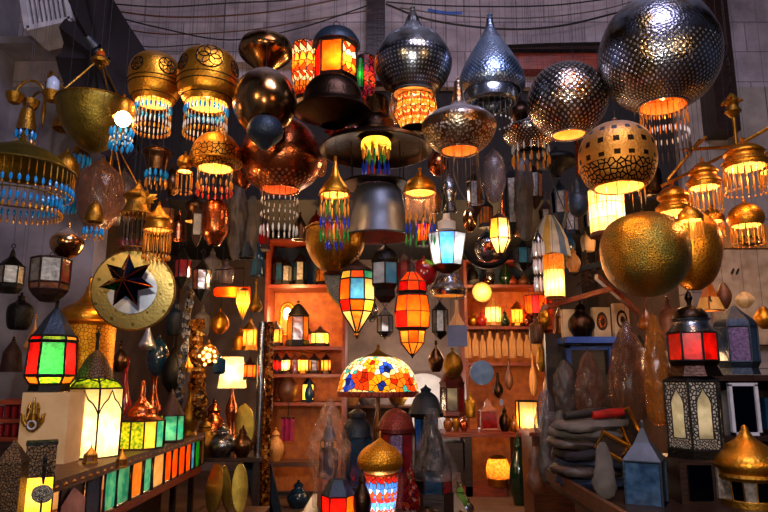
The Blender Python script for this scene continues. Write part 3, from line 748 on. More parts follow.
pendant('wide dark bronze bowl lamp with domed lid and flat rim', 333, [(4, 78), (20, 82), (28, 92), (31, 106), (38, 112), (37, 114), (24, 119), (12, 126)], 4.2, 'bronze_dark', bands=((38, 112.5, .8),), ymid=100)
pendant('dark carved beaker shaped lamp standing up behind the wide brimmed lamp', 377, [(4, 96), (11, 98), (12, 108), (11, 122)], 4.5, 'bronze', ymid=108)
pendant('silver onion globe with round spots and tall neck over an amber mosaic drum', 413, [(3, 12), (6, 18), (9, 26), (15, 34), (28, 41), (38, 58), (38, 70), (30, 85), (21, 95)], 4.2,
        'silver_spots', glow=.5, bulb=False, bands=((22, 95, 1.2),), ymid=60, col=(1, .75, .6))
lantern('lit amber mosaic drum hanging under the spotted silver onion globe', 416, 130, 4.35, 14, 0, [('p', 20, 99, 22, 114, ['mos_amber']), ('p', 22, 114, 15, 129, ['mos_amber']), ('m', 'base', [(15, 129), (6, 133)], 'bronze', 20)],
        'rust', 'mosaic_lamp', 'lamp', light=(113, 1.6), post=.4, hang=True)
pendant('pointed silver teardrop lamp with bead rows and a plain metal collar', 491, [(3, 20), (5, 28), (10, 38), (20, 54), (30, 72), (33, 86), (29, 93)], 4.25, 'silver_beads', ymid=60)
pendant('plain steel collar ring below the pointed silver teardrop lamp', 491, [(25, 92), (26.5, 95), (26, 103), (23, 105)], 4.2, 'silver', name='lamp_collar', knob=False, smooth=False, ymid=98, hang=False,
        fr=(22, 20, 103, 124, [(0, .1, .5, 'bead_white'), (.2, .9, .75, 'thread'), (.9, 1, .8, 'bead_white')]))
pendant('pierced dark globe with pale dots and warm reflections, second largest on the right', 567, [(4, 66), (18, 69), (32, 80), (39, 98), (38, 112), (28, 127), (17, 135)], 4.3, 'globe_pierced', ymid=102, glow=.9, bands=((17, 135, 1),), col=(1, .5, .2))
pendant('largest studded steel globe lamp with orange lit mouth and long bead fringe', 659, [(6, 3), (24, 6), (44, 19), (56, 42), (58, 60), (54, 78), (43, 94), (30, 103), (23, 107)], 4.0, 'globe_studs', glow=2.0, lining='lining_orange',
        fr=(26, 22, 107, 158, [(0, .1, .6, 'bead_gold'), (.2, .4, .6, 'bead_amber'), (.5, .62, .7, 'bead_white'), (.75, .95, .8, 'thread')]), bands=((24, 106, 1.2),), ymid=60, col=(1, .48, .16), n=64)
pendant('big copper globe with pierced diamonds round its mouth and clear bead fringe', 281, [(5, 116), (14, 120), (31, 133), (41, 152), (41, 166), (33, 180), (19, 190)], 4.7, 'copper_perf', glow=.6, lining='lining_orange', bulb=False,
        fr=(20, 18, 190, 236, CLEAR), bands=((19.5, 190, 1),), ymid=158, col=(1, .55, .35), n=48)
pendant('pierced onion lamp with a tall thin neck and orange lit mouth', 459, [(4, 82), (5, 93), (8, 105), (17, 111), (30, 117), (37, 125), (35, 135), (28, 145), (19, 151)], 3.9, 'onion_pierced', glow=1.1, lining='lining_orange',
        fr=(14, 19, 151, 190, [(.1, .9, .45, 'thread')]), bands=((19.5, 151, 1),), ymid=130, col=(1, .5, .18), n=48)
pendant('amber toned egg shaped lamp with dark pierced band and bright yellow mouth', 617, [(5, 125), (18, 127), (31, 137), (37, 152), (37, 168), (32, 181), (25, 188)], 3.65, 'egg_pierced', glow=3.2,
        fr=(14, 24, 188, 206, [(.1, .9, .4, 'bead_gold')]), bands=((25, 187, 1.3),), ymid=155, n=48, band_m='brass')
lantern('brightly lit white ribbed drum shade hanging below the amber egg lamp', 607, 236, 4.75, 12, 0, [('m', 'cap', [(8, 187), (17, 190)], 'brass', 24), ('p', 17, 190, 17, 205, ['lit_cream']), ('p', 17, 205, 17, 220, ['lit_cream']), ('p', 17, 220, 17, 233, ['lit_cream']), ('m', 'base', [(17.5, 233), (17, 237)], 'wood', 24)],
    'brass', 'drum_lamp', 'lamp', light=(212, 5), hang=True, post=.35, ymid=212, col=(1, .75, .42))
# wide brimmed bronze lamp
t = pendant('bronze pendant with a very wide flat brim and lit mouth of coloured glass', 376, [(10, 116), (17, 121), (19, 130), (19, 137), (34, 140), (50, 145), (56, 151)], 4.45, 'bronze_dark', glow=None, smooth=True, bulb=True,
        fr=[(12, 13, 146, 180, [(0, .4, 1.5, 'bead_amber'), (.5, 1, 1.5, 'bead_cobalt')]), (9, 9, 146, 184, [(0, .5, 1.5, 'bead_green'), (.55, 1, 1.0, 'bead_red')])], bands=((56, 151, .8),), ymid=135, n=56, col=(1, .62, .24))
mb = MB(); mb.lathe(t.pr([(13, 140), (15, 143), (15, 149), (11, 152)]), 24); t.add(mb, 'inner_shade', 'lit_yellow'); t.light(147, 1.5, (1, .66, .28))
mb = MB(); mb.lathe(t.pr([(33, 184), (34, 186), (20, 187), (18, 185)]), 40); t.add(mb, 'lower_rim', 'bronze_dark')
mb = MB()
for a in (0.4, 2.5, 3.8, 5.6): mb.tube([(math.cos(a)*30*t.k(150), math.sin(a)*30*t.k(150), t.z(148)), (math.cos(a)*30*t.k(150), math.sin(a)*30*t.k(150), t.z(186))], .004, 4)
t.add(mb, 'support_rods', 'iron')
pendant('grey bell shaped metal shade with a dark red lining under the wide brim', 378, [(20, 188), (24, 192), (27, 212), (30, 226), (35, 238)], 4.45, 'grey_metal', glow=.25, hang=False, lining='lining_red', bulb=False, smooth=False, knob=False, ymid=210, col=(1, .5, .3), bands=((35, 237, .8),))
pendant('small brass bell lamp with bright mouth and long coloured glass drops', 335, [(1, 160), (3, 170), (6, 178), (12, 186), (15, 191), (15, 195)], 4.15, 'brass', glow=1.6, hang=True,
        fr=[(12, 14, 195, 242, [(0, .15, .8, 'bead_gold'), (.2, .45, 1.0, 'bead_amber'), (.5, .7, 1.0, 'bead_cobalt'), (.75, 1, 1.0, 'bead_green')]), (7, 8, 195, 250, [(.1, .4, 1.0, 'bead_green'), (.5, .8, 1.0, 'bead_red'), (.85, 1, 1, 'bead_cobalt')])], bands=((15.5, 195, .9),), ymid=185)
t = pendant('brass bell lamp with a lit clear glass cylinder and coloured drops', 420, [(2, 172), (6, 177), (12, 181), (16, 188), (16, 193)], 4.2, 'brass', glow=1.6, bands=((16, 193, .9),), ymid=190,
        fr=(12, 14.5, 214, 245, [(0, .3, .9, 'bead_amber'), (.35, .65, 1.0, 'bead_cobalt'), (.7, 1, 1.0, 'bead_green')]))
mb = MB(); mb.lathe(t.pr([(15, 195), (15.2, 217)]), 32); t.add(mb, 'glass_cylinder', 'film')
pendant('round shouldered brass lamp with a lit cream mouth and orange bead fringe', 216, [(4, 134), (14, 137), (22, 146), (25, 156), (26, 162), (20, 166), (18, 169)], 4.5, 'brass_filigree', glow=2.8,
        fr=(16, 17, 169, 196, ORNG), bands=((26, 163, 1.0),), ymid=155)
pendant('little brass onion lamp lit over a tiny cage of gold strands', 185, [(2, 155), (6, 158), (8, 164), (5, 168), (8, 172)], 4.5, 'brass', glow=.9, fr=(10, 7.5, 173, 194, GOLD), ymid=165)
pendant('small gold hood with a bare glowing bulb and turquoise bead hoop', 123, [(3, 98), (8, 101), (11, 108), (11.5, 118)], 4.3, 'brass', glow=.9, fr=(12, 10.5, 129, 150, [(0, .4, 1.6, 'bead_blue'), (.45, .6, .9, 'bead_white'), (.65, 1, 1.6, 'bead_blue')]), ymid=115)
mb = MB(); q = at(123, 119, 4.12); mb.ball((0, 0, 0), 8*kk(119, 4.12), 20)
o = mb.obj('globe_bulb', 'bulb', loc=q); tag(o, 'round glowing white bulb under the small gold hood', 'light bulb')

# brass bowl on rods and its hub
t = Thing('hanging_bowl', 'large old brass bowl hung on three rods at the upper left', 'bowl', 96, 152, 4.7, 110)
mb = MB(); mb.shell(t.pr(smooth_prof([(37, 104), (36, 112), (30, 128), (20, 142), (7, 151), (0, 152)])), .006, n=40); t.add(mb, 'bowl', 'brass_old'); body(t, t.pr([(37, 104), (36, 112), (30, 128), (20, 142), (7, 151), (0, 152)]))
mb = MB(); k = t.k(104); mb.tube([(37*k*math.cos(a*PI/16), 37*k*math.sin(a*PI/16), t.z(104)) for a in range(32)], .9*k, 6, closed=True); t.add(mb, 'rim', 'brass_dark')
for a in (-2.6, -.6, 1.5):
    mb = MB(); mb.tube([(0, 0, t.z(58)), (36*k*math.cos(a), 36*k*math.sin(a), t.z(104))], .007, 5); t.add(mb, 'rod', 'brass_dark')
mb = MB(); mb.lathe(t.pr([(0, 48), (3, 50), (3.5, 56), (9, 60), (8, 63), (2, 66), (0, 72)]), 20); t.add(mb, 'hub', 'brass_dark')
mb = MB(); mb.lathe(t.pr([(2.6, 51), (4, 53), (4, 57), (2.6, 58)]), 16); t.add(mb, 'amber_ring', 'lit_amber')
cord(t, 48)

# left chandelier with curled arms and frosted candles
t = Thing('chandelier', 'brass chandelier with curled arms and frosted white candle bulb on the left', 'chandelier', 45, 128, 4.8, 100)
k = t.k(100)
mb = MB(); mb.lathe(t.pr([(0, 80), (1.6, 82), (1.2, 100), (2.2, 112), (1.2, 122), (0, 128)]), 12); t.add(mb, 'stem', 'brass_dark')
for i, (dx, dy, top, w) in enumerate(((-27, -6, 82, 1), (-20, 10, 90, 1), (12, -10, 74, -1), (20, 8, 84, 1))):
    mb = MB(); P_ = []
    for j in range(13):
        a = PI*j/12; P_.append((dx*k*(1-math.cos(a))/2, dy*k*(1-math.cos(a))/2, t.z(100)+ (t.z(top)-t.z(100))*math.sin(a)))
    mb.tube(P_, .010, 6); t.add(mb, 'arm', 'brass_dark')
    e = P_[-1]; mb = MB(); mb.lathe([(0, -8*k), (5*k, -6*k), (8*k, 0), (8.5*k, 4*k), (7.5*k, 4*k), (0, -4*k)], 20, c=e); t.add(mb, 'cup', 'brass_dark')
    if i in (2,): 
        mb = MB(); mb.lathe([(3*k, 2*k), (6*k, 8*k), (5.5*k, 16*k), (2*k, 20*k), (0, 21*k)], 16, c=e); t.add(mb, 'candle_bulb', 'candle')
cord(t, 80)
pendant('tiny bead cup of turquoise drops under the left chandelier arm', 27, [(2, 106), (6, 110), (8, 122), (9, 131)], 4.7, 'brass_dark', fr=(10, 8.5, 131, 147, [(0, .5, 1.5, 'bead_blue'), (.6, 1, 1, 'bead_gold')]), ymid=120)
pendant('small dim brass dome near the curled chandelier with dark glass', 66, [(2, 112), (8, 116), (12, 124), (12, 130)], 5.1, 'brass_dark', ymid=120)
# wide dish lamps with turquoise beads, left edge
pendant('very wide olive brass dome lamp with two rings of turquoise beads at the left edge', 20, [(2, 140), (14, 146), (32, 154), (44, 164), (52, 170)], 4.1, 'brass_old', fr=[(46, 50, 170, 196, [(0, .6, .7, 'brass_dark'), (.62, .9, 1.5, 'bead_blue'), (.9, 1, 1.1, 'bead_gold')]), (46, 42, 200, 216, [(0, .5, 1.5, 'bead_blue'), (.6, 1, 1.2, 'bead_gold')])],
        bands=((52, 170, .9), (44, 197, .8)), ymid=165, n=56)
pendant('small brass dome lamp with thick turquoise bead hoop beside the wide dome', 65, [(2, 152), (7, 156), (12, 164), (12, 176)], 4.65, 'brass_dark', fr=(18, 12, 176, 214, [(0, .5, .5, 'bead_gold'), (.55, .95, 1.8, 'bead_blue')]), ymid=175, bands=((12.5, 176, .7),))
pendant('little hoop of turquoise beads hanging behind the brass bowl', 82, [(1, 140), (6, 146), (8, 154)], 5.0, 'brass_dark', fr=(12, 8, 154, 168, [(.1, .9, 1.7, 'bead_blue')]))
pendant('tiny turquoise bead lamp above the brass tray', 94, [(2, 203), (6, 207), (9, 216), (9, 222)], 4.4, 'brass_dark', fr=(12, 9, 222, 239, BLUE[1:]), ymid=220)
pendant('small dim brass lamp with one row of turquoise beads below the barrel lamp', 157, [(2, 146), (10, 149), (15, 153), (12, 160), (10, 171)], 4.7, 'bronze', fr=(12, 10, 171, 188, [(0, .45, 1.6, 'bead_blue'), (.5, 1, .8, 'bead_gold')]), ymid=165)
pendant('dusty clear jar shaped lamp wrapped in plastic left of the spiky gold lamp', 100, [(3, 160), (10, 166), (21, 178), (23, 200), (17, 220), (6, 232)], 4.6, 'film_brown', name='glass_jar_lamp', ymid=195)
pendant('tall pinkish wrapped glass jar lamp behind the dusty one', 122, [(3, 172), (12, 182), (17, 200), (12, 216), (5, 226)], 4.9, 'film_smoke', name='glass_jar_lamp', ymid=200)
pendant('brass lamp with a spiky gold crown over a maroon bead cylinder', 137, [(2, 184), (6, 190), (14, 196), (10, 202), (15, 214)], 4.4, 'brass_dark', fr=(20, 14, 214, 250, [(0, .1, .6, 'bead_gold'), (.12, .75, .8, 'thread'), (.75, 1, 1.3, 'bead_maroon')]), ymid=210, bands=((15, 214, .9), (15, 249, .8)))
t = Thing('flower_ornament', 'crumpled golden metal flower ornament above the maroon bead lamp', 'ornament', 146, 206, 4.3)
for i in range(9):
    mb = MB(); a = i*2*PI/9; k = t.k(200); d = Vector((math.cos(a), .5*math.sin(i*2), math.sin(a)*.8))*11*k; s_ = Vector((-d.z, 0, d.x))*.25
    mb.poly([(0, 0, 8*k), tuple(d*.5+s_+Vector((0, 0, 8*k))), tuple(d+Vector((0, 0, 8*k))), tuple(d*.5-s_+Vector((0, 0, 8*k)))], 0, (0, .006, 0)); t.add(mb, 'petal', 'gold_glow')
cord(t, 196)
pendant('gold onion lamp over a cylinder of fine amber strands', 158, [(2, 206), (6, 212), (13, 219), (12, 223), (14, 230)], 4.3, 'brass', glow=.5, bulb=False, fr=(22, 13, 230, 260, GOLD), ymid=225, bands=((14, 230, .9),))
pendant('small silver and gold glass ball ornament left of the star', 67, [(1, 226), (3, 229), (13, 236), (16, 244), (12, 253), (3, 259)], 4.3, 'mirror_bronze', ymid=244)
t = Thing('hanger_rods', 'long thin brass rods spreading down from the bowl to the bead lamps', 'rods', 116, 200, 4.75, 150)
mb = MB()
for (x, y) in ((104, 205), (128, 212), (140, 190), (110, 196)):
    a, b = at(114, 140, 4.75)-t.base, at(x, y, 4.7)-t.base; mb.tube([a, b], .006, 4)
t.add(mb, 'rod', 'brass_dark')

# more dim lamps filling the upper left middle
pendant('copper barrel lantern with a blue glint, left of centre', 215, [(2, 198), (10, 202), (13, 212), (13, 232), (9, 240), (6, 245)], 4.9, 'copper', ymid=225)
pendant('dim bronze onion lamp between the lit brass one and the gold strands', 195, [(2, 196), (5, 200), (11, 206), (8, 214), (10, 222)], 5.2, 'bronze', ymid=210, glow=.15, bulb=False)
lantern('narrow pale glass lantern hanging below the little lit onion lamp', 197, 248, 5.0, 4, -PI/2-PI/4, [('m', 'roof', [(0, 206), (3, 209), (6, 214)], 'rust'), ('p', 6, 214, 6, 236, ['gl_white']), ('m', 'base', [(6.5, 236), (3, 244), (0, 248)], 'rust')], 'rust', hang=True, ring=1.5)
lantern('dark narrow lantern in the shadow left of the orange lit tube lamp', 202, 300, 5.3, 6, 0, [('m', 'roof', [(0, 254), (2, 262), (9, 270)], 'iron'), ('p', 9, 270, 8, 290, ['gl_amber']), ('m', 'base', [(8, 290), (3, 298), (0, 302)], 'iron')], 'iron', hang=True, ring=2)
lantern('dark red narrow lantern beside the star tray', 183, 290, 5.4, 6, 0, [('m', 'roof', [(0, 246), (2, 252), (8, 260)], 'iron'), ('p', 8, 260, 8, 278, ['gl_red']), ('m', 'base', [(8, 278), (3, 286), (0, 290)], 'iron')], 'iron', hang=True, ring=2)
pendant('long brown leather horn shaped pouch hanging below the fringed brass lamp', 236, [(2, 180), (7, 190), (10, 215), (8, 240), (4, 256), (0, 262)], 5.2, 'leather', name='leather_pouch', cat='pouch', ymid=220, sq=(1, .5), knob=False)
pendant('striped cream and rust cloth pouch left of the clear bead fringe', 252, [(2, 196), (6, 206), (8, 225), (5, 246), (0, 254)], 5.25, 'cloth_grey', name='cloth_pouch', cat='pouch', ymid=225, sq=(1, .5), knob=False)
pendant('glossy amber glass pot with gold lid hanging left of the copper globe fringe', 244, [(3, 150), (9, 158), (13, 170), (9, 182), (4, 188)], 5.2, 'copper', ymid=170)
pendant('rounded bronze cauldron lamp hanging below the coloured glass drops', 335, [(26, 226), (29, 232), (29, 246), (24, 258), (16, 268), (8, 272)], 4.6, 'brass_dark', bands=((29, 229, 1),), knob=False, name='hanging_pot', cat='pot', ymid=248)
t = Thing('coil_of_chain', 'bundle of orange red glass shapes above the wide brim at its left', 'ornament', 345, 142, 4.7)
for i in range(9):
    mb = MB(); k = t.k(130); mb.ball(((random.random()-.5)*34*k, (random.random()-.5)*.1, (4+random.random()*16)*k), (3.5+random.random()*2.5)*k, 10, sz=.8); t.add(mb, 'glass_shape', ['copper', 'gl_red', 'mos_dkred'][i % 3])
cord(t, 122)

# right chandelier of small brass bells
t = Thing('chandelier', 'brass rod chandelier carrying lit fringed bells at the upper right', 'chandelier', 737, 185, 4.3, 150)
k = t.k(130); B = t.base
def loc(x, y, Y): return at(x, y, Y)-B
mb = MB(); mb.lathe([(0, t.z(92)), (3*k, t.z(95)), (8*k, t.z(102)), (5*k, t.z(106)), (8*k, t.z(112)), (2*k, t.z(118)), (1.5*k, t.z(160)), (0, t.z(165))], 16); t.add(mb, 'hub', 'brass_dark')
for a in range(6):
    mb = MB(); mb.lathe([(0, 0), (2.5*k, 1.5*k), (0, 5*k)], 8, c=(math.cos(a)*9*k, math.sin(a)*9*k, t.z(102+4*(a % 2)))); t.add(mb, 'bud', 'gold_glow')
for (x0, y0, Ya, x1, y1, Yb) in ((662, 186, 4.1, 735, 150, 4.3), (683, 150, 4.2, 740, 146, 4.3), (735, 147, 4.3, 772, 126, 4.2), (700, 140, 4.2, 668, 180, 4.15), (706, 137, 4.2, 690, 152, 4.2)):
    mb = MB(); mb.tube([loc(x0, y0, Ya), loc(x1, y1, Yb)], .012, 6); t.add(mb, 'arm', 'brass')
mb = MB(); z = t.z(90)
for i in range(5):
    zz = z+i*.075; mb.tube([(.022*math.cos(a)*(1 if i % 2 else 0), .022*math.cos(a)*(0 if i % 2 else 1), zz+.045*math.sin(a)) for a in [j*PI/5 for j in range(10)]], .005, 4, closed=True)
t.add(mb, 'chain', 'iron')
cord(t, 60)
GB = [(0, .06, .6, 'bead_gold'), (.08, .85, .85, 'bead_gold'), (.88, 1, 1.1, 'bead_amber')]
pendant('lit brass bell with fringe, middle of the right chandelier below its long rod', 704, [(2, 162), (8, 166), (14, 172), (12, 176), (16, 182), (15, 188)], 4.15, 'gold_glow', glow=2.0, fr=(18, 15, 188, 214, GB), bands=((16, 183, .8),), ymid=185)
pendant('largest lit brass bell of the right chandelier, high beside the stone wall', 745, [(3, 143), (12, 147), (19, 153), (17, 157), (21, 163), (20, 168)], 4.1, 'gold_glow', glow=2.6, fr=(22, 20, 168, 194, GB), bands=((21, 163, .8),), ymid=165)
pendant('lit brass bell with no fringe, leftmost under the chandelier rods', 673, [(2, 186), (10, 190), (15, 197), (12, 202), (17, 208), (16, 213)], 4.2, 'gold_glow', glow=1.8, bands=((17, 208, .8),), ymid=200)
pendant('lit brass bell with short crooked fringe at the lower right of the chandelier', 746, [(2, 203), (9, 206), (15, 212), (17, 219), (15, 226)], 4.3, 'gold_glow', glow=1.6, fr=(16, 14.5, 226, 246, GB), ymid=222)
pendant('lit brass bell cut by the right edge of the frame', 774, [(2, 150), (9, 155), (13, 162), (14, 172)], 4.2, 'gold_glow', glow=1.4, fr=(14, 13, 172, 190, GB), ymid=170)
pendant('small lit brass bell in front of the golden back globe', 690, [(2, 206), (8, 210), (12, 216), (12, 221)], 3.72, 'gold_glow', glow=1.0, ymid=215, fr=(10, 11, 221, 240, GB))
pendant('small lit brass bell right of the golden back globe', 712, [(2, 208), (7, 212), (11, 217), (11, 222)], 4.5, 'gold_glow', glow=1.0, ymid=215, fr=(10, 10, 222, 238, GB))
# big gold globes
pendant('large round hammered brass globe with dull speckled face at the right', 645, [(4, 214), (18, 216), (34, 225), (42, 241), (42, 262), (36, 278), (24, 290), (10, 296), (0, 297)], 3.9, 'brass_hammer', knob=True, ymid=255, n=56)
pendant('glowing gold globe half hidden behind the large hammered globe', 692, [(4, 213), (15, 216), (25, 228), (28, 246), (25, 266), (17, 282), (6, 290)], 4.25, 'gold_glow', ymid=250, n=48, bands=((17, 279, .9),))

# darker things hanging right of centre
pendant('clear grey glass ball lamp with an amber reflection under the onion lamp', 494, [(2, 150), (7, 155), (11, 165), (12, 182), (8, 196), (4, 202)], 4.4, 'film_smoke', name='glass_lamp', ymid=178)
pendant('small silver lamp cluster between the lit bell and the grey glass ball', 449, [(2, 178), (6, 183), (8, 192), (6, 202), (8, 212)], 4.5, 'silver_spots', ymid=195)
pendant('dark iron hanging lamp with a round shallow pan, behind the pierced dark globe', 556, [(3, 150), (10, 153), (20, 158), (21, 164), (9, 170), (4, 176)], 5.35, 'iron', ymid=160)
t = pendant('dark crystal bowl chandelier with drops tucked under the pointed silver lamp', 530, [(3, 118), (14, 124), (27, 130), (24, 140), (12, 150)], 4.8, 'globe_pierced', ymid=135,
        fr=(16, 18, 146, 166, [(0, .4, .9, 'bead_white'), (.5, 1, 1.1, 'bead_amber')]))
pendant('dark polished ball hanging near the pale cord left of the egg lamp', 578, [(2, 178), (5, 184), (5, 192), (9, 198), (10, 207), (7, 214), (0, 218)], 4.5, 'steel_blue', ymid=205)
pendant('narrow rust coloured tube pendant beside the egg lamp', 578, [(1, 130), (3, 136), (3, 176)], 4.75, 'copper', name='tube_pendant', ymid=150, smooth=False)
cable('pale cord looping up beside the amber egg lamp to its plug', [(604, 120, 4.4), (590, 132, 4.4), (582, 150, 4.4), (580, 175, 4.4)], .006, 'cloth_grey', 'cord')
cable('loose pale wire looping below the pierced onion lamp', [(455, 152, 4.0), (454, 175, 4.0), (466, 200, 4.0), (484, 203, 4.0), (480, 180, 4.0), (478, 150, 4.0)], .004, 'cloth_grey', 'wire')
cable('thin wire running diagonally down to the striped cloth cone', [(540, 150, 4.9), (556, 190, 4.9), (572, 228, 4.9)], .006, 'grey_metal', 'wire')
for i, (px, y0, y1, r, Y, m, lb) in enumerate((
    (512, 165, 236, 8, 5.6, 'iron', 'tall black iron lantern in the dark left of the leather strip'), (534, 160, 210, 9, 5.8, 'bronze_dark', 'dark bronze lantern with a reddish base in the dark upper middle'),
    (560, 178, 226, 9, 5.5, 'steel_blue', 'blue black hanging lantern left of the polished ball'), (546, 196, 232, 7, 5.9, 'rust', 'rusty small lantern behind the thin diagonal wire'),
    (590, 196, 240, 7, 5.7, 'iron', 'black lantern squeezed beside the white lit drum'), (474, 168, 220, 8, 5.6, 'bronze_dark', 'dark lantern hanging right of the silver cluster'))):
    lantern(lb, px, y1, Y, 6, 0, [('m', 'roof', [(0, y0), (r*.25, y0+6), (r, y0+14)], m), ('p', r*.95, y0+14, r*.85, y1-12, ['dark_mirror', 'gl_pale', 'gl_amber']), ('m', 'base', [(r*.9, y1-12), (r*.4, y1-4), (0, y1)], m)], m, hang=True, ring=2)
pendant('long dark leather strip pouch hanging in the dark between lanterns', 524, [(3, 158), (8, 165), (9, 200), (6, 236), (1, 240)], 5.3, 'leather', name='leather_pouch', cat='pouch', ymid=200, sq=(1, .4), knob=False)

# ================================================================== MIDDLE HEIGHT
t = lantern('drop shaped stained glass lantern with red, blue and amber panes', 357, 338, 4.5, 8, -PI/2-PI/8, [('m', 'roof', smooth_prof([(0, 258), (4, 262), (14, 268), (16, 272)]), 'rust', 24),
    ('p', 16, 272, 18, 280, ['lit_orange', 'lit_teal', 'lit_yellow', 'lit_red', 'lit_amber', 'lit_blue', 'lit_yellow', 'lit_yellow']), ('p', 18, 280, 19, 301, ['lit_blue', 'lit_cream', 'lit_red', 'lit_amber', 'lit_blue', 'lit_orange', 'lit_amber', 'lit_orange']),
    ('p', 19, 301, 16, 312, ['lit_orange', 'lit_yellow', 'lit_amber', 'lit_red']), ('p', 16, 312, 1.5, 333, ['lit_parch', 'lit_cream', 'lit_amber']), ('m', 'tip', [(2, 333), (3, 335), (0, 340)], 'brass', 12)],
    'iron', light=(300, 2.0), hang=True, ring=2, post=.8, ymid=305)
mb = MB(); b_ = at(334, 290, 4.75); k = kk(290, 4.75)
t = Thing('glass_fan', 'fan shaped pane of pale patterned glass hanging left of the drop lantern', 'glass ornament', 334, 306, 4.75)
P_ = [(-11, 274), (10, 272), (12, 300), (8, 307), (2, 303), (-6, 292)]
mb.poly([(x*t.k(y), 0, t.z(y)) for x, y in P_][::-1], 0, (0, .012, 0)); t.add(mb, 'glass_pane', 'black_filigree')
mb = MB(); mb.tube([(x*t.k(y), 0, t.z(y)) for x, y in P_], .007, 5, closed=True); t.add(mb, 'frame', 'brass_dark'); cord(t, 272)
lantern('dark hexagonal lantern with white, blue and red panes, left of the orange one', 385, 302, 4.4, 6, -PI/2, [('m', 'roof', smooth_prof([(0, 244), (3, 247), (10, 252), (14, 260), (13, 263)]), 'iron', 24),
    ('p', 14, 263, 14, 285, ['gl_teal', 'gl_red', 'gl_red', 'gl_blue', 'gl_white', 'gl_white']), ('m', 'base', [(14, 285), (11, 290), (12, 297), (5, 303)], 'iron')], 'iron', hang=True, ring=3, post=.9, ymid=275)
lantern('large lit orange glass lantern tapering to a point, centre of the shop', 412, 356, 4.2, 8, -PI/2-PI/8+.1, [('m', 'roof', [(0, 262), (3, 264), (4, 272)], 'rust', 16), ('p', 5, 272, 14, 282, ['lit_orange']), ('p', 14, 282, 16, 292, ['lit_orange', 'lit_red', 'lit_orange']),
    ('p', 16, 296, 18.5, 312, ['lit_orange']), ('p', 18.5, 312, 17, 328, ['lit_orange', 'lit_orange', 'lit_orange', 'lit_red']), ('p', 13.5, 331, 12, 343, ['lit_orange', 'lit_amber']), ('p', 12, 343, 3, 354, ['lit_amber']), ('r', 'neck', [(16, 292), (14, 294), (16, 296)], 'rust'),
    ('r', 'collar', [(17, 328), (13.5, 331)], 'rust'), ('m', 'tip', [(3, 354), (0, 359)], 'rust')], 'rust', light=(318, 2.6), hang=True, ring=2, post=.55, ymid=312, col=(1, .55, .22))
pendant('glossy dark red glass ball hanging at the shoulder of the orange lantern', 424, [(2, 259), (7, 261), (12, 268), (12, 278), (7, 285), (0, 287)], 4.35, 'gl_red', name='glass_ball', cat='ornament', ymid=272)
lantern('flared lantern lit blue in front with green, white and red side panes', 447, 268, 4.3, 8, -PI/2-PI/8, [('m', 'cap', [(3, 214), (4, 220), (9, 222), (9, 230)], 'white', 24), ('r', 'shoulder', [(9, 230), (20, 235)], 'silver', 8), ('p', 20.5, 235, 15, 266, ['lit_blue', 'lit_grey', 'lit_red', 'lit_red', 'lit_grey', 'lit_cream', 'lit_green', 'lit_grey']),
    ('m', 'base', [(15, 266), (12, 270), (4, 274)], 'bronze', 24)], 'bronze', light=(250, 2.4), hang=True, post=.6, ymid=246, col=(1, .9, .8), lamp_dy=-3)
lantern('white glass hexagonal lantern with an orange glow, below a metal hook', 500, 256, 4.5, 6, -PI/2-.15, [('m', 'cap', [(3, 214), (9, 219)], 'rust'), ('p', 9.5, 219, 11, 239, ['lit_white', 'lit_white', 'lit_cream', 'lit_amber', 'lit_amber', 'lit_amber']), ('p', 11, 239, 4, 254, ['lit_cream']), ('m', 'tip', [(4, 254), (0, 258)], 'rust')],
    'rust', light=(236, 1.8), hang=True, ring=2, post=.7, ymid=236)
lantern('lit cream cylinder lamp hanging right of centre', 554, 298, 4.8, 16, 0, [('m', 'cap', [(2, 252), (10, 255)], 'brass', 24), ('p', 9.8, 255, 10, 270, ['lit_parch']), ('p', 10, 270, 10, 297, ['lit_cream']), ('m', 'base', [(10, 297), (9, 298.5)], 'brass', 24)],
    'brass', 'cylinder_lamp', 'lamp', light=(286, 2.6), hang=True, post=.25, ymid=276)
t = Thing('striped_shade', 'cone of pale cloth with yellow and blue stripes above the cylinder lamp', 'lampshade', 550, 262, 5.1, 240)
for i in range(14):
    mb = MB(); a0, a1 = 2*PI*i/14, 2*PI*(i+1)/14
    mb.lathe(t.pr([(5, 216), (12, 228), (17, 240), (20, 258)]), 3, arc=(a0, a1), smooth=True); t.add(mb, 'stripe', ['stripes', 'stripe_y', 'stripes', 'stripe_b'][i % 4])
cord(t, 216)
pendant('white and clear bead bunch hanging left of the lit cylinder lamp', 538, [(2, 234), (4, 238), (5, 242)], 4.9, 'silver', fr=(9, 5, 242, 292, [(0, .3, 1.0, 'bead_white'), (.35, .65, 1.3, 'bead_white'), (.7, 1, 1.1, 'bead_white')]), name='bead_bunch', cat='ornament')
pendant('pierced silver ball lamp with a wide ornate base under the blue lit lantern', 448, [(3, 272), (10, 276), (14, 284), (18, 290), (17, 296)], 4.7, 'silver_spots', ymid=284, glow=.2, bulb=False)
t = pendant('round pale medallion lamp with a copper face under the white hex lantern', 487, [(2, 232), (10, 240), (12, 248), (10, 256), (2, 262)], 4.8, 'silver', ymid=250)
mb = MB(); k = t.k(248); mb.ball((0, -8*k, t.z(248)), 6*k, 16); t.add(mb, 'copper_boss', 'copper')
t = Thing('crescent_hanger', 'dark crescent shaped wall hanger carrying small bottles', 'hanger', 488, 268, 5.2)
mb = MB(); k = t.k(262); mb.tube([(26*k*math.cos(a), 0, t.z(240)+28*k*math.sin(a)*.95) for a in [PI*1.08+i*(PI*.84)/14 for i in range(15)]], [.01+.02*math.sin(PI*i/14) for i in range(15)], 6); t.add(mb, 'crescent', 'iron'); cord(t, 262)
t = Thing('slate_board', 'square slate board hung from a triangular wooden handle', 'board', 457, 347, 4.6, 330)
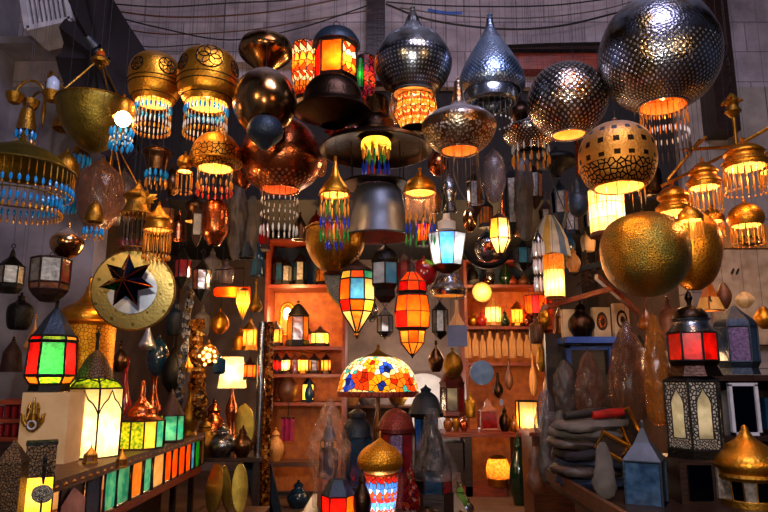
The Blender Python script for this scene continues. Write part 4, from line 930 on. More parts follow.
k = t.k(330); mb = MB(); mb.box((0, 0, t.z(336)), (20*k, .02, 21*k)); t.add(mb, 'slate', 'slate')
mb = MB(); mb.poly([(-8*k, -.005, t.z(325)), (8*k, -.005, t.z(325)), (2*k, -.005, t.z(313)), (1.5*k, -.005, t.z(300)), (-1.5*k, -.005, t.z(300)), (-2*k, -.005, t.z(313))], 0, (0, .02, 0)); t.add(mb, 'handle', 'wood_pale'); cord(t, 300)
for (x, y0, y1, r, Y, m, g, lb) in (
    (523, 238, 272, 9, 6.0, 'iron', ['gl_teal', 'gl_blue'], 'small dark lantern with pale blue panes right of the white hex lantern'),
    (385, 306, 340, 8, 5.6, 'silver_spots', ['gl_white'], 'silver filigree lantern behind the orange lantern at its left'),
    (440, 300, 340, 8, 5.5, 'iron', ['gl_pale'], 'black arched lantern behind the orange lantern at its right')):
    lantern(lb, x, y1, Y, 6, -PI/2-PI/6, [('m', 'roof', [(0, y0), (r*.3, y0+4), (r, y0+10)], m), ('p', r*.95, y0+10, r*.95, y1-8, g), ('m', 'base', [(r, y1-8), (r*.5, y1-3), (0, y1)], m)], m, hang=True, ring=2)
t = Thing('tube_lamp', 'orange lit tube lamp lying on its side under a rack, left of centre', 'lamp', 233, 300, 5.2)
k = t.k(292); mb = MB()
prof = [(3, -19), (5, -17), (5, 14), (6, 16)]
b0 = MB(); b0.lathe([(r_*k, x_*k) for r_, x_ in prof], 16)
t.add(b0, 'glass_tube', 'lit_orange', rot=(0, PI/2, 0), loc=(0, 0, t.z(292))); t.light(292, 1.3, (1, .5, .15))
mb = MB(); mb.tube([(-19*k, 0, t.z(288)), (-19*k, 0, t.z(270)), (10*k, 0, t.z(268)), (10*k, 0, t.z(286))], .006, 5); t.add(mb, 'hanger', 'iron'); cord(t, 269)
lantern('lit amber cone lamp dangling from the end of the orange tube lamp', 243, 320, 5.15, 10, 0, [('m', 'cap', [(3, 288), (6, 291)], 'brass', 20), ('p', 6, 291, 7, 302, ['lit_amber']), ('p', 7, 302, 1, 318, ['lit_yellow']), ('m', 'tip', [(1, 318), (0, 321)], 'brass', 8)], 'brass', 'cone_lamp', 'lamp', light=(301, .9), hang=True, post=.25)
pendant('flat round dark blue wheel ornament above the orange tube lamp', 246, [(10, 243), (11, 250), (10, 258)], 5.3, 'steel_blue', name='wheel_ornament', cat='ornament', ymid=250, smooth=False)
# star and brass tray
t = Thing('brass_tray', 'large round yellow brass tray hung facing out behind the star', 'tray', 133, 330, 4.5, 290)
k = t.k(290); mb = MB(); prof = [(0, 0), (26, 0), (28, -1.5), (38, -1.5), (40, -4), (41, -3), (39, 0), (28, 1), (0, 1.5)]
mb.lathe([(r_*k, z_*k) for r_, z_ in prof][::-1], 56); t.add(mb, 'tray', 'tray', rot=(PI/2+.12, 0, .18), loc=(0, 0, t.z(290)))
mb = MB(); mb.lathe([(0, .0), (22*k, 0), (24*k, .4*k), (0, 2.0*k)], 40); t.add(mb, 'centre_reflection', 'mirror', rot=(PI/2+.02, 0, .1), loc=(0, -2.2*k, t.z(290)))  # pale disc standing in for the whitish reflection at the tray's centre
cord(t, 250)
t = Thing('star_lantern', 'dark eight pointed star lantern with brass ribs in front of the brass tray', 'lantern', 127, 304, 4.25, 280)
k = t.k(280); cz = t.z(281)
for side in (-1, 1):
    mb = MB(); c0 = len(mb.v); mb.v.append((0, side*.07, cz)); np_ = 7
    pts = []
    for i in range(np_*2):
        a = PI/2+PI*i/np_; r_ = (28 if i % 2 == 0 else 15)*k; pts.append((r_*math.cos(a), 0, cz+r_*math.sin(a)))
    mb.v += pts
    for i in range(np_*2): mb.face([0, 1+i, 1+(i+1) % (np_*2)] if side < 0 else [0, 1+(i+1) % (np_*2), 1+i], 0)
    t.add(mb, 'star_face', 'dark_mirror')
for i in range(7):
    a = PI/2+2*PI*i/7; mb = MB(); mb.tube([(0, -.075, cz), (27*k*math.cos(a), 0, cz+27*k*math.sin(a))], .005, 4); t.add(mb, 'rib', 'copper')
cord(t, 254)

# ================================================================== LEFT SIDE
lantern('small black lantern with grey panes at the far left edge', 11, 293, 4.6, 6, -PI/2-PI/6, [('m', 'roof', [(0, 248), (2, 252), (3, 257), (12, 266)], 'iron'), ('p', 12, 266, 12, 284, ['gl_white', 'gl_pale']), ('m', 'base', [(13, 284), (12, 288), (9, 293)], 'iron')], 'iron', hang=True, ring=2, post=.8)
lantern('red brown lantern with patterned white panes left of the gold domed one', 50, 300, 4.2, 6, -PI/2-PI/6, [('m', 'roof', [(8, 256), (18, 259)], 'rust'), ('p', 18, 259, 18, 283, ['gl_pale', 'gl_red', 'gl_amber', 'gl_red', 'gl_red', 'gl_pale']), ('p', 18, 283, 17, 290, ['gl_amber']), ('m', 'base', [(18, 290), (14, 296), (7, 302)], 'rust')], 'rust', hang=True, ring=2, post=1)
# long counter with lit glass front
CX = -1.75; CZ = .95
def cy(px, row=470):                    # distance of a picture column on the counter's side face
    v = (256-row)/F; return -CX*(CP-v*SP)/((384-px)/F)
cnt = bpy.data.objects.new('display_counter', None); COL.objects.link(cnt); cnt.location = (-2.5, 4.7, 0)
tag(cnt, 'long dark display counter on the left with a row of lit coloured glass panels', 'counter')
def cadd(mb, n, m): return mb.obj(n, m, cnt, loc=(2.5, -4.7, 0))
mb = MB(); mb.box((-2.6, 4.75, CZ-.03), (1.74, 3.3, .06)); cadd(mb, 'countertop', 'wood')
mb = MB(); mb.box((-2.75, 4.75, .31), (1.3, 3.2, .58)); cadd(mb, 'cabinet_base', 'wood_dark')
mb = MB(); mb.box((-1.8, 4.75, .62), (.12, 3.24, .05)); mb.box((-1.78, 3.12, .75), (.06, .05, .3)); mb.box((-1.78, 6.35, .75), (.06, .05, .3)); mb.box((-2.2, 4.75, .60), (.9, 3.2, .03)); cadd(mb, 'rail', 'wood_red')
mb = MB()
mb.tube([(CX+.01, 3.12+i*.033, CZ-.035) for i in range(99)], [.008+.01*(i % 3 == 1) for i in range(99)], 6)
cadd(mb, 'bead_moulding', 'brass_dark')
panels = [(62, 85, 'wood_dark', 'pink'), (88, 102, 'gl_blue', ''), (106, 117, 'lit_teal', ''), (118, 130, 'lit_teal', ''), (132, 142, 'lit_amber', ''), (144, 151, 'lit_teal', ''), (153, 163, 'lit_cream', ''), (164.5, 170.5, 'lit_orange', ''), (171.5, 177, 'lit_orange', ''),
          (178, 184, 'lit_orange', ''), (185, 189.5, 'lit_orange', ''), (190.3, 193.3, 'lit_blue', ''), (194.3, 198.5, 'lit_green', ''), (200, 203, 'lit_cream', '')]
for a, b, m, _ in panels:
    y0, y1 = cy(a), cy(b); mb = MB(); mb.v += [(CX, y0, .66), (CX, y1, .66), (CX, y1, .89), (CX, y0, .89)]
    mb.face((0, 1, 2, 3), 0, [(0, 0), (.3, 0), (.3, .3), (0, .3)]); cadd(mb, 'glass_panel', m)
    mb = MB(); mb.tube([(CX, y0, .65), (CX, y0, .9), (CX, y1, .9), (CX, y1, .65)], .01, 4, closed=True); cadd(mb, 'panel_frame', 'iron')
mb = MB(); mb.box((-2.2, 4.75, .77), (.03, 3.2, .3)); cadd(mb, 'back_board', 'cream')
for yy in (3.75, 4.35, 4.95, 5.5, 6.0):
    L = bpy.data.lights.new('bulb_light', 'POINT'); L.energy = 2.2; L.color = (1, .62, .28); L.shadow_soft_size = .03
    o = bpy.data.objects.new('bulb_light', L); COL.objects.link(o); o.parent = cnt; o.location = (-1.97+2.5, yy-4.7, .77)
mb = MB(); q = MB()
mb.poly([(CX+.012, cy(62), .66), (CX+.012, cy(62), .80), (CX+.012, cy(73), .88), (CX+.012, cy(85), .80), (CX+.012, cy(85), .66)], 0, (.004, 0, 0))
cadd(mb, 'pointed_inlay', 'pink_glass')
# things on the counter
def on(z, Y, px): return row_of(z, Y)
Y = 4.55; yb = row_of(CZ, Y)
lantern('large brightly lit cream lantern with pointed arch tracery on the counter', 91, yb, Y, 6, -PI/2+.2, [('m', 'finial', [(0, 330), (2.5, 334), (1.5, 340), (2, 350)], 'iron', 10), ('m', 'roof', smooth_prof([(2, 350), (9, 358), (15, 370), (18, 378)]), 'dark_lattice', 24),
    ('p', 18, 378, 29, 388, ['lit_lime', 'lit_amber', 'lit_lime', 'lit_amber', 'lit_lime', 'lit_lime']), ('p', 29, 388, 29, 456, ['lit_white']), ('m', 'base', [(30, 456), (31, yb)], 'dark_lattice')], 'iron', light=(432, 6.5), post=.9, arch=True, ymid=425, col=(1, .75, .4), ring=2)
Yh = 4.3; zb = CZ
t = Thing('hamsa_box', 'cream painted box with a carved hand shaped ornament, under the green lantern', 'box', 54, row_of(CZ, Yh), Yh, 420)
k = t.k(420); hgt = at(54, 392, Yh).z-CZ; w = 46*k
mb = MB(); mb.box((0, 0, hgt/2), (w, .26, hgt)); t.add(mb, 'casing', 'cream')
cx_, cz_ = -10*k, t.z(415); mb = MB(); yy = -.14
mb.poly([(cx_+7.5*k*math.cos(i*PI/10), yy, cz_-6*k+9*k*math.sin(i*PI/10)) for i in range(20)], 0, (0, .012, 0))
for x_, z_ in ((-4.6, 13), (0, 18), (4.6, 13)): mb.tube([(cx_+x_*k, yy, cz_-4*k), (cx_+x_*k, yy, cz_+z_*.6*k), (cx_+x_*.8*k, yy, cz_+z_*k)], [1.9*k, 1.8*k, .9*k], 7)
for s_ in (-1, 1): mb.tube([(cx_+s_*6*k, yy, cz_-9*k), (cx_+s_*9.5*k, yy, cz_-4*k), (cx_+s_*10*k, yy, cz_+1*k), (cx_+s_*12*k, yy, cz_+3*k)], [2*k, 2*k, 1.6*k, .7*k], 7)
t.add(mb, 'hand_ornament', 'brass_dark')
mb = MB(); mb.tube([(cx_+4*k*math.cos(a*PI/8), yy-.006, cz_-8*k+4*k*math.sin(a*PI/8)) for a in range(16)], .006, 5, closed=True); mb.tube([(cx_, yy-.006, cz_-2*k), (cx_, yy-.006, cz_+17*k)], .004, 4); t.add(mb, 'inlay', 'white')
lantern('lantern with a bright green front pane between dark red panes, on the cream box', 52, 391, Yh-.01, 6, -PI/2-PI/6, [('m', 'finial', [(0, 296), (2, 300), (1.5, 310)], 'iron', 8), ('m', 'roof', smooth_prof([(2, 308), (9, 318), (15, 328), (20, 336)]), 'steel_blue', 6), ('p', 20, 336, 22, 341, ['lit_lime', 'lit_amber', 'lit_red']),
    ('p', 21, 342, 23, 375, ['lit_green', 'lit_red', 'lit_green', 'lit_red', 'lit_green', 'lit_red']), ('p', 23, 376, 18, 384, ['lit_lime', 'lit_orange', 'lit_lime', 'lit_red', 'lit_lime', 'lit_orange']), ('m', 'base', [(18, 384), (19, 391)], 'iron')], 'iron', light=(368, 2.4), post=1.1, ymid=360, ring=2, col=(1, .9, .6))
Yd = 4.9; yb = row_of(CZ, Yd)
lantern('tall gold filigree lantern with a swept dome behind the green lantern', 87, yb, Yd, 24, 0, [('m', 'finial', [(0, 276), (2, 279), (1.5, 284), (3, 287)], 'brass', 12), ('m', 'dome', smooth_prof([(3, 286), (6, 295), (13, 303), (22, 308), (28, 315), (28, 321)]), 'brass', 40), ('m', 'cornice', [(28, 321), (30, 323), (28, 326)], 'brass', 40),
    ('m', 'drum', [(27, 326), (27, 384)], 'gold_filigree', 40), ('m', 'base', [(29, 384), (30, 392), (27, yb)], 'brass_dark', 40)], 'brass', ymid=330, name='domed_lantern')
Ye = 5.05; yb = row_of(CZ, Ye)
lantern('wide glass box lantern with red, green and yellow panes and a copper onion top', 140, yb, Ye, 12, -PI/2-PI/12-.1, [('m', 'finial', [(0, 378), (2, 382), (3, 390), (3, 397)], 'copper', 12), ('m', 'dome', smooth_prof([(3, 396), (6, 402), (12, 408), (15, 415), (24, 420)]), 'copper', 30),
    ('p', 24, 420, 24, 447, ['lit_lime', 'lit_yellow', 'lit_teal', 'lit_lime', 'lit_red', 'lit_lime', 'lit_lime', 'lit_lime', 'lit_yellow', 'lit_lime', 'lit_red', 'lit_lime']), ('m', 'base', [(25, 447), (26, yb)], 'rust')], 'iron', light=(436, 2.6), post=.8, ymid=430)
Yf = 5.5; yb = row_of(CZ, Yf)
lantern('smaller lantern with teal and green panes at the far end of the counter', 171, yb, Yf, 6, -PI/2-PI/6, [('m', 'roof', [(0, 388), (3, 396), (8, 404), (13, 415)], 'rust', 16), ('p', 13, 415, 13, 440, ['lit_teal', 'lit_teal', 'lit_lime']), ('m', 'base', [(14, 440), (14, yb)], 'rust')], 'iron', light=(430, 1.0), post=.7)
for i, (px, Yq, h, m, lb) in enumerate(((122, 5.9, 76, 'gl_red', 'tall dark red glass vase standing behind the coloured box lantern'), (152, 6.1, 60, 'copper', 'copper jar with a narrow neck behind the coloured box lantern'), (190, 6.15, 50, 'brass_dark', 'brass jar on the far end of the counter by the mirror strip'))):
    yb = row_of(CZ, Yq); t = Thing('vase', lb, 'vase', px, yb, Yq, yb-20)
    mb = MB(); mb.lathe(t.pr(smooth_prof([(4, yb-h), (2.5, yb-h+10), (5, yb-h*.6), (10, yb-h*.35), (7, yb-5), (8, yb)])), 24); t.add(mb, 'body', m)
    mb = MB(); mb.lathe(t.pr([(0, yb-h-6), (3, yb-h-3), (4.2, yb-h)]), 16); t.add(mb, 'stopper', m)
for i, (px, Yq, r_, lb) in enumerate(((142, 4.0, 3, 'tiny gold peaked finial ornament at the front edge of the counter'), (111, 4.2, 4, 'tiny dark tent shaped lantern in front of the bright cream lantern'))):
    yb = row_of(CZ, Yq)
    lantern(lb, px-20, yb, Yq, 6, 0, [('m', 'roof', [(0, yb-22), (1, yb-16), (r_*1.6, yb-9)], 'gold_glow'), ('p', r_*1.5, yb-9, r_*1.5, yb-2, ['gl_amber']), ('m', 'base', [(r_*1.8, yb-2), (r_*1.8, yb)], 'brass_dark')], 'brass_dark')
# red votive rack, left
t = Thing('votive_rack', 'dark rack of two rows of red glasses at the left edge', 'rack', 14, 437, 4.4)
k = t.k(415); mb = MB()
for y in (402, 420, 438): mb.box((0, 0, t.z(y)), (40*k, .2, .025))
mb.box((0, .11, t.z(420)), (42*k, .02, t.z(398)-t.z(440))); mb.box((20*k, 0, t.z(420)), (.02, .2, t.z(400)-t.z(440))); t.add(mb, 'frame', 'wood_red')
z0 = t.z(438)
mb = MB(); mb.box((0, 0, (z0-.6)/2-.0), (30*k, .16, abs(z0-.6) if z0 > .6 else .3)); 
for row in (419, 437):
    for i in range(5):
        tt = Thing('votive_glass', ['small red votive glass on the upper row of the rack', 'small red votive glass on the lower row of the rack'][row > 425], 'glass', 14-14+i*7, row-1, 4.36, group='red votive glasses in the rack, '+('upper row' if row < 425 else 'lower row'))
        mb = MB(); mb.lathe(tt.pr([(2.2, row-1), (2.8, row-13), (2.5, row-13), (2, row-3)]), 12); tt.add(mb, 'glass', 'gl_red')
yy = at(14, 440, 4.4).z
mb = MB(); mb.box((0, 0, -(yy-CZ)/2), (36*t.k(430), .18, yy-CZ)); t.add(mb, 'plinth', 'wood_dark')
# near-left low stand with lattice lanterns
stand = Thing('low_stand', 'low dark wooden stand in the near left corner', 'stand', 36, 560, 2.78, zbase=0)
mb = MB(); mb.box((-.05, 0, .71), (1.1, .62, .05)); stand.add(mb, 'top', 'wood_dark')
for sx in (-1, 1):
    for sy in (-1, 1):
        mb = MB(); mb.box((-.05+sx*.5, sy*.25, .345), (.06, .06, .69)); stand.add(mb, 'leg', 'wood_dark')
SZ = stand.base.z+.735
def stood(label, px, Y, z, n, rot, secs_f, **kw):
    yb = row_of(z, Y); return lantern(label, px, yb, Y, n, rot, secs_f(yb), **kw)
stood('latticed house shaped metal lantern with a steep gable at the left edge', 9, 2.72, SZ, 4, -PI/2-PI/4-.3, lambda b: [('m', 'roof', [(0, 438), (17, 462)], 'dark_lattice'), ('m', 'body', [(16, 462), (16, b-4)], 'dark_lattice'), ('m', 'base', [(18, b-4), (18, b)], 'iron')])
stood('square metal lantern with a dense lattice front below the hand ornament', 39, 2.85, SZ, 4, -PI/2-PI/4, lambda b: [('m', 'roof', [(20, 441), (20, 444)], 'iron'), ('m', 'body', [(19, 444), (19, 475)], 'dark_lattice'), ('p', 19, 475, 19, b-8, ['lit_yellow', 'lit_lime', 'gl_amber', 'lit_lime']), ('m', 'base', [(21, b-8), (21, b)], 'iron')], light=(492, 1.2), ymid=480)
t = Thing('oval_ornament', 'small oval silver filigree ornament hanging before the yellow lit lantern', 'ornament', 41, 507, 2.62)
k = t.k(494); mb = MB(); mb.lathe([(0, -1.2*k), (11*k, -.6*k), (11*k, .6*k), (0, 1.2*k)], 32, sq=(1, .8)); t.add(mb, 'disc', 'black_filigree', rot=(PI/2, 0, 0), loc=(0, 0, t.z(494)))
mb = MB(); mb.lathe(t.pr([(0, 452), (2, 458), (2, 470), (1, 484)]), 10); t.add(mb, 'spike', 'iron')
mb = MB(); mb.lathe([(.004, t.z(500)), (.004, SZ-t.base.z+.01), (.03, SZ-t.base.z+.006), (.03, SZ-t.base.z)], 12); t.add(mb, 'foot', 'iron')
# leaning mirror strip and post
def strip(label, p0, p1, r, m, name='mirror_strip', cat='ornament', Y0=5.0, Y1=5.0):
    a, b = at(p0[0], p0[1], Y0), at(p1[0], p1[1], Y1); mb = MB(); n_ = 14
    mb.tube([a.lerp(b, i/n_)+Vector((.008*math.sin(i*1.2), 0, 0)) for i in range(n_+1)], [r*(1+.12*math.sin(i*1.7)) for i in range(n_+1)], 10); return tag(mb.obj(name, m), label, cat)
strip('leaning strip covered in silver mirror chips left of the bright filigree ball', (191, 284), (178, 410), .035, 'mirror_bits', Y0=5.6, Y1=5.6)
t = Thing('mirrored_post', 'upright post covered in silver and gold mirror chips left of the back shelves', 'post', 263, row_of(0, 6.7), 6.7, 400, zbase=0)
for dx, m, nme in ((-.03, 'silver', 'silver_side'), (.055, 'gold_bits', 'gold_side')):
    mb = MB(); zt_ = at(263, 322, 6.7).z; mb.tube([(dx+.004*math.sin(i*1.3), 0, zt_*i/10) for i in range(11)], .042, 10); t.add(mb, nme, m)
strip('bundle of gold chips hung left of the filigree ball', (196, 320), (200, 420), .07, 'gold_bits', 'chip_bundle', Y0=5.9, Y1=5.9)
pendant('bright lit filigree ball lamp sparkling yellow white left of the square shade', 208, [(2, 344), (7, 347), (11, 355), (10, 362), (4, 366)], 5.3, 'gold_glow', ymid=355, name='filigree_ball_lamp')
mb = MB(); q = at(208, 356, 5.14); k = kk(356, 5.14)
t = Thing('sparkle_ornament', 'cluster of glowing bulbs around the filigree ball', 'lamp', 208, 356, 5.12)
for i in range(11):
    a = i*2*PI/10; r_ = 0 if i == 10 else 7*k*(1+.3*math.sin(i*3)); mb = MB(); mb.ball((r_*math.cos(a), 0, r_*math.sin(a)), (1.6 if i < 10 else 3)*k, 8); t.add(mb, 'bulb', 'bulb_soft')
mb = MB(); mb.tube([(7*k*math.cos(a*PI/8), 0, 7*k*math.sin(a*PI/8)) for a in range(16)], .005, 4, closed=True); t.add(mb, 'hoop', 'brass'); t.light(352, 1.6, (1, .75, .35)); cord(t, 350)
pendant('deep blue cube shaped glass lantern between the filigree ball and the square shade', 219, [(3, 358), (6.5, 360), (6.5, 372), (5, 374)], 5.2, 'gl_blue', n=4, smooth=False, name='glass_lantern', ymid=366)
# lit square shade on a lamp base at the counter end
t = Thing('table_lamp', 'table lamp with a bright cream square shade left of the mirrored post', 'lamp', 233, row_of(.7, 6.85), 6.85, 372, zbase=.7)
mb = MB(); yb = row_of(.7, 6.85); mb.lathe(t.pr(smooth_prof([(1.5, 388), (2, 396), (6, 410), (4, 425), (8, yb-2), (8, yb)])), 20); t.add(mb, 'base', 'copper')
for i in range(4):
    mb = MB(); a0 = -PI*3/4+i*PI/2+.15; p = [(11*t.k(358)*1.2*math.cos(a), 11*t.k(358)*1.2*math.sin(a), t.z(357)) for a in (a0, a0+PI/2)]; q = [(17*t.k(388)*1.1*math.cos(a), 17*t.k(388)*1.1*math.sin(a), t.z(388)) for a in (a0, a0+PI/2)]
    mb.v += [p[0], p[1], q[1], q[0]]; mb.face((0, 1, 2, 3)); t.add(mb, 'shade_panel', 'lit_white')
t.light(374, 4.2, (1, .72, .36))
# pile of metal ware and leaning trays behind the counter end
GZ = .7
t = Thing('low_table', 'low wooden table piled with metal pots beside the counter', 'table', 220, row_of(0, 6.85), 6.85, zbase=0)
mb = MB(); mb.box((0, 0, GZ-.02), (.9, .7, .04)); t.add(mb, 'top', 'wood_dark')
for sx in (-1, 1):
    for sy in (-1, 1):
        mb = MB(); mb.box((sx*.4, sy*.3, GZ/2-.02), (.05, .05, GZ-.04)); t.add(mb, 'leg', 'wood_dark')
def pot(label, px, Y, z, R, H, m, spout=True, name='metal_pot', cat='pot', hang=False):
    yb = row_of(z, Y); t = Thing(name, label, cat, px, yb, Y, zbase=z)
    mb = MB(); mb.lathe(smooth_prof([(R*.6, 0), (R, H*.3), (R*.9, H*.55), (R*.4, H*.78), (R*.5, H*.85)]), 24, cap=True); t.add(mb, 'body', m)
    mb = MB(); mb.lathe([(R*.5, H*.85), (R*.3, H*.95), (R*.1, H), (R*.14, H*1.06), (0, H*1.1)], 20); t.add(mb, 'lid', m)
    if spout:
        mb = MB(); mb.tube([(R*.8, 0, H*.35), (R*1.3, 0, H*.5), (R*1.5, 0, H*.85)], [R*.16, R*.12, R*.07], 8); t.add(mb, 'spout', m)
        mb = MB(); mb.tube([(-R*.5, 0, H*.8), (-R*1.25, 0, H*.75), (-R*1.2, 0, H*.35), (-R*.8, 0, H*.25)], R*.06, 6); t.add(mb, 'handle', m)
    return t
pot('brass teapot on the low table, leftmost of the metal ware', 204, 6.65, GZ, .15, .34, 'brass_dark')
pot('shiny silver teapot at the front of the low table', 222, 6.6, GZ, .14, .30, 'silver')
pot('copper coffee pot behind the silver teapot', 212, 7.0, GZ, .15, .5, 'copper')
pot('small bronze jug on the low table right of the silver teapot', 242, 6.6, GZ, .09, .28, 'bronze')
def tray(label, px, py, Y, rx, ry, m='olive_tray', tilt=.15, yaw=0, name='oval_tray', zb=None):
    t = Thing(name, label, 'tray', px, py+ry, Y, py, zbase=zb); k = t.k(py)
    mb = MB(); mb.lathe([(r_*rx*k, z_*k) for r_, z_ in [(0, 0), (.8, 0), (.85, -1), (.97, -1.2), (1, -2), (1.02, -1.6), (.97, -.2), (0, 1)]][::-1], 40, sq=(1, ry/rx)); t.add(mb, 'tray', m, rot=(PI/2+tilt, 0, yaw), loc=(0, 0, ry*k)); return t
tray('upright oval olive brass tray leaning behind the teapots', 243, 424, 7.05, 11, 23, tilt=-.12, yaw=.1, zb=GZ)
tray('long oval olive tray leaning against the low table, left of a pair', 214, 492, 5.9, 9, 24, tilt=-.2, yaw=-.2, zb=.31)
tray('long oval olive tray leaning against the low table, right of a pair', 240, 488, 5.9, 8, 24, tilt=-.2, yaw=.3, zb=.31)
tray('brass oval tray seen edge on beside the leaning trays', 227, 486, 5.98, 6, 22, tilt=-.2, yaw=.9, zb=.31)
t = Thing('crate', 'low wooden crate under the leaning oval trays', 'crate', 228, row_of(0, 5.95), 5.95, zbase=0); mb = MB(); mb.box((0, .05, .15), (.6, .42, .3)); t.add(mb, 'body', 'wood_dark'); mb = MB(); mb.box((0, .05, .303), (.62, .44, .012)); t.add(mb, 'lid', 'wood')
for i, (px, dx) in enumerate(((254, 0), (262, .1), (270, .2))):
    t = Thing('leaning_board', ['dark folded board leaning beside the trays, nearest to them', 'dark folded board leaning in the middle of three', 'dark folded board leaning furthest from the trays'][i], 'board', px, row_of(0, 7.2), 7.2, 470, zbase=0)
    mb = MB(); mb.box((0, 0, .36), (.12, .04, .72), 0, Matrix.Rotation(-.25, 3, 'Y')); t.add(mb, 'board', 'steel_blue')
# lower goods below the counter panels are dark pouches
for i, px in enumerate((176, 184, 205)):
    pass

# ================================================================== BACK LEFT SHELVES
def bookcase(name, label, x0, x1, ytop, Y, D, rows, back, frame, cat='shelves', full=True):
    """upright unit: rows are the picture rows of its shelf tops at its front"""
    xa, xb = at(x0, 380, Y).x, at(x1, 380, Y).x; zt = at(0, ytop, Y).z
    t = Thing(name, label, cat, (x0+x1)/2, 380, Y, 380, zbase=0); t.base.y += 0
    w = xb-xa
    mb = MB(); mb.box((0, D, zt/2), (w, .03, zt)); t.add(mb, 'back_panel', back)
    for s_ in (-1, 1):
        mb = MB(); mb.box((s_*(w/2-.02), D/2, zt/2), (.04, D, zt)); t.add(mb, 'side_panel', frame)
    for r_ in rows:
        z_ = at(0, r_, Y+.15).z; mb = MB(); mb.box((0, D/2, z_-.02), (w-.08, D-.02, .04)); t.add(mb, 'shelf', frame)
    mb = MB(); mb.box((0, D/2, zt+.015), (w+.04, D, .03)); t.add(mb, 'top_board', frame)
    return t
YL = 8.3
bookcase('shelf_unit', 'tall back shelf unit on the left with orange lit lanterns', 262, 345, 241, YL, .55, (286, 347, 374, 402), 'paper_orange', 'wood_red')
def mini(label, px, yb, yt, r, Y, m='iron', g=('gl_amber',), W=None, n=6, group=None, hang=False, rot=None, col=(1, .62, .25), name='lantern', bulb=False, dome=False):
    H = yb-yt
    roof = smooth_prof([(r*.15, yt+H*.08), (r*.5, yt+H*.16), (r*1.05, yt+H*.34)], 3) if dome else [(r*.2, yt+H*.06), (r*.25, yt+H*.14), (r*1.1, yt+H*.36)]
    return lantern(label, px, yb, Y, n, -PI/2-PI/n if rot is None else rot, [('m', 'finial', [(0, yt), (r*.2, yt+H*.06)], m, 8), ('m', 'roof', roof, m, 16 if dome else n), ('p', r*.95, yt+H*.36, r*.95, yb-H*.12, list(g)), ('m', 'base', [(r*1.05, yb-H*.12), (r*1.1, yb)], m)],
                   m, light=(yb-H*.4, W) if W else None, group=group, hang=hang, name=name, col=col, post=.5, bulb=False)
YS = YL+.18
for (xa_, xb_, ya_, yb_, Y_, lb_) in ((265, 342, 242, 284, YL+.5, 'blue black panel behind the top shelf of the back left unit'), (469, 555, 264, 284, 9.52, 'dark teal panel behind the top shelf of the back right unit')):
    A_, B_ = at(xa_, yb_, Y_), at(xb_, ya_, Y_); mb = MB(); mb.box(((A_.x+B_.x)/2, Y_, (A_.z+B_.z)/2), (B_.x-A_.x, .02, B_.z-A_.z)); tag(mb.obj('dark_back', 'steel_blue'), lb_, 'cloth')  # dark panels added over the orange backs of the upper compartments
mini('small dark lantern on the top shelf of the back left unit, leftmost', 279, 285, 252, 7, YS, 'iron', ('gl_blue',))
mini('twin dark lantern with grey panes, second on the top shelf of the back left unit', 286, 285, 256, 6, YS-.02, 'iron', ('gl_pale',))
mini('taller dark lantern with grey panes on the top shelf, right of the twins', 300, 285, 250, 7, YS, 'iron', ('gl_pale', 'gl_blue'))
mini('bronze lantern at the right end of the top shelf in the back left unit', 322, 285, 262, 6, YS, 'bronze_dark', ('gl_amber',))
mini('orange glass lantern on the third shelf, leftmost beside the post', 276, 346, 320, 7, YS, 'rust', ('lit_amber', 'lit_parch'), .8)
mini('dark pagoda lantern with a swept black roof on the orange lit shelf', 298, 346, 300, 11, YS, 'iron', ('gl_amber', 'lit_amber'), .5, dome=True)
mini('bright yellow lit lantern at the right of the orange shelf', 320, 346, 326, 9, YS, 'rust', ('lit_yellow',), 3.5)
mini('red glass lantern behind the pagoda lantern on the orange shelf', 309, 346, 328, 6, YS+.1, 'red_metal', ('lit_orange',), .6)
t = Thing('arched_lamp', 'glowing arched wall lamp above the pagoda lantern', 'lamp', 287, 336, YL+.46, zbase=None)
k = t.k(316); mb = MB(); mb.tube([(7*k*math.cos(a*PI/12), 0, t.z(312)+9*k*math.sin(a*PI/12)) for a in range(13)]+[(-7*k, 0, t.z(335)), (7*k, 0, t.z(335))], .02, 6, closed=True); t.add(mb, 'frame', 'brass')
mb = MB(); mb.ball((0, -.03, t.z(314)), 4*k, 12, sz=1.5); t.add(mb, 'bulb', 'bulb'); t.light(322, 5, (1, .6, .2), dy=-6)
mb = MB(); q = Thing('bulb_lamp', 'bare round bulb glowing white beside the post on the orange shelves', 'lamp', 270, 346, YS-.05)
mb.lathe(q.pr([(2, 346), (1.6, 343)]), 12); q.add(mb, 'socket', 'brass'); mb = MB(); mb.ball((0, 0, q.z(340)), 3*q.k(340), 14); q.add(mb, 'bulb', 'bulb'); q.light(336, 2.5, (1, .65, .3), dy=-5)
for i, (px, r_, m, g, W, lb) in enumerate(((268, 4.5, 'rust', 'lit_orange', .7, 'small orange lit lantern, first on the lower lit shelf'), (277, 4, 'rust', 'lit_red', .5, 'small red orange lantern, second on the lower lit shelf'), (286, 4.5, 'rust', 'lit_cream', 1.5, 'small bright cream lantern in the middle of the lower lit shelf'),
    (295, 3.5, 'wood_red', 'gl_red', None, 'tiny dark red lantern between the lit ones on the lower shelf'), (303, 5, 'brass', 'lit_yellow', 1.8, 'glowing yellow lantern right of centre on the lower lit shelf'), (314, 5.5, 'rust', 'gl_amber', None, 'unlit amber lantern, second from the right on the lower lit shelf'), (326, 5, 'bronze', 'lit_amber', .6, 'amber lantern at the right end of the lower lit shelf'))):
    mini(lb, px, 373.5, 352, r_, YS, m, (g,), W)
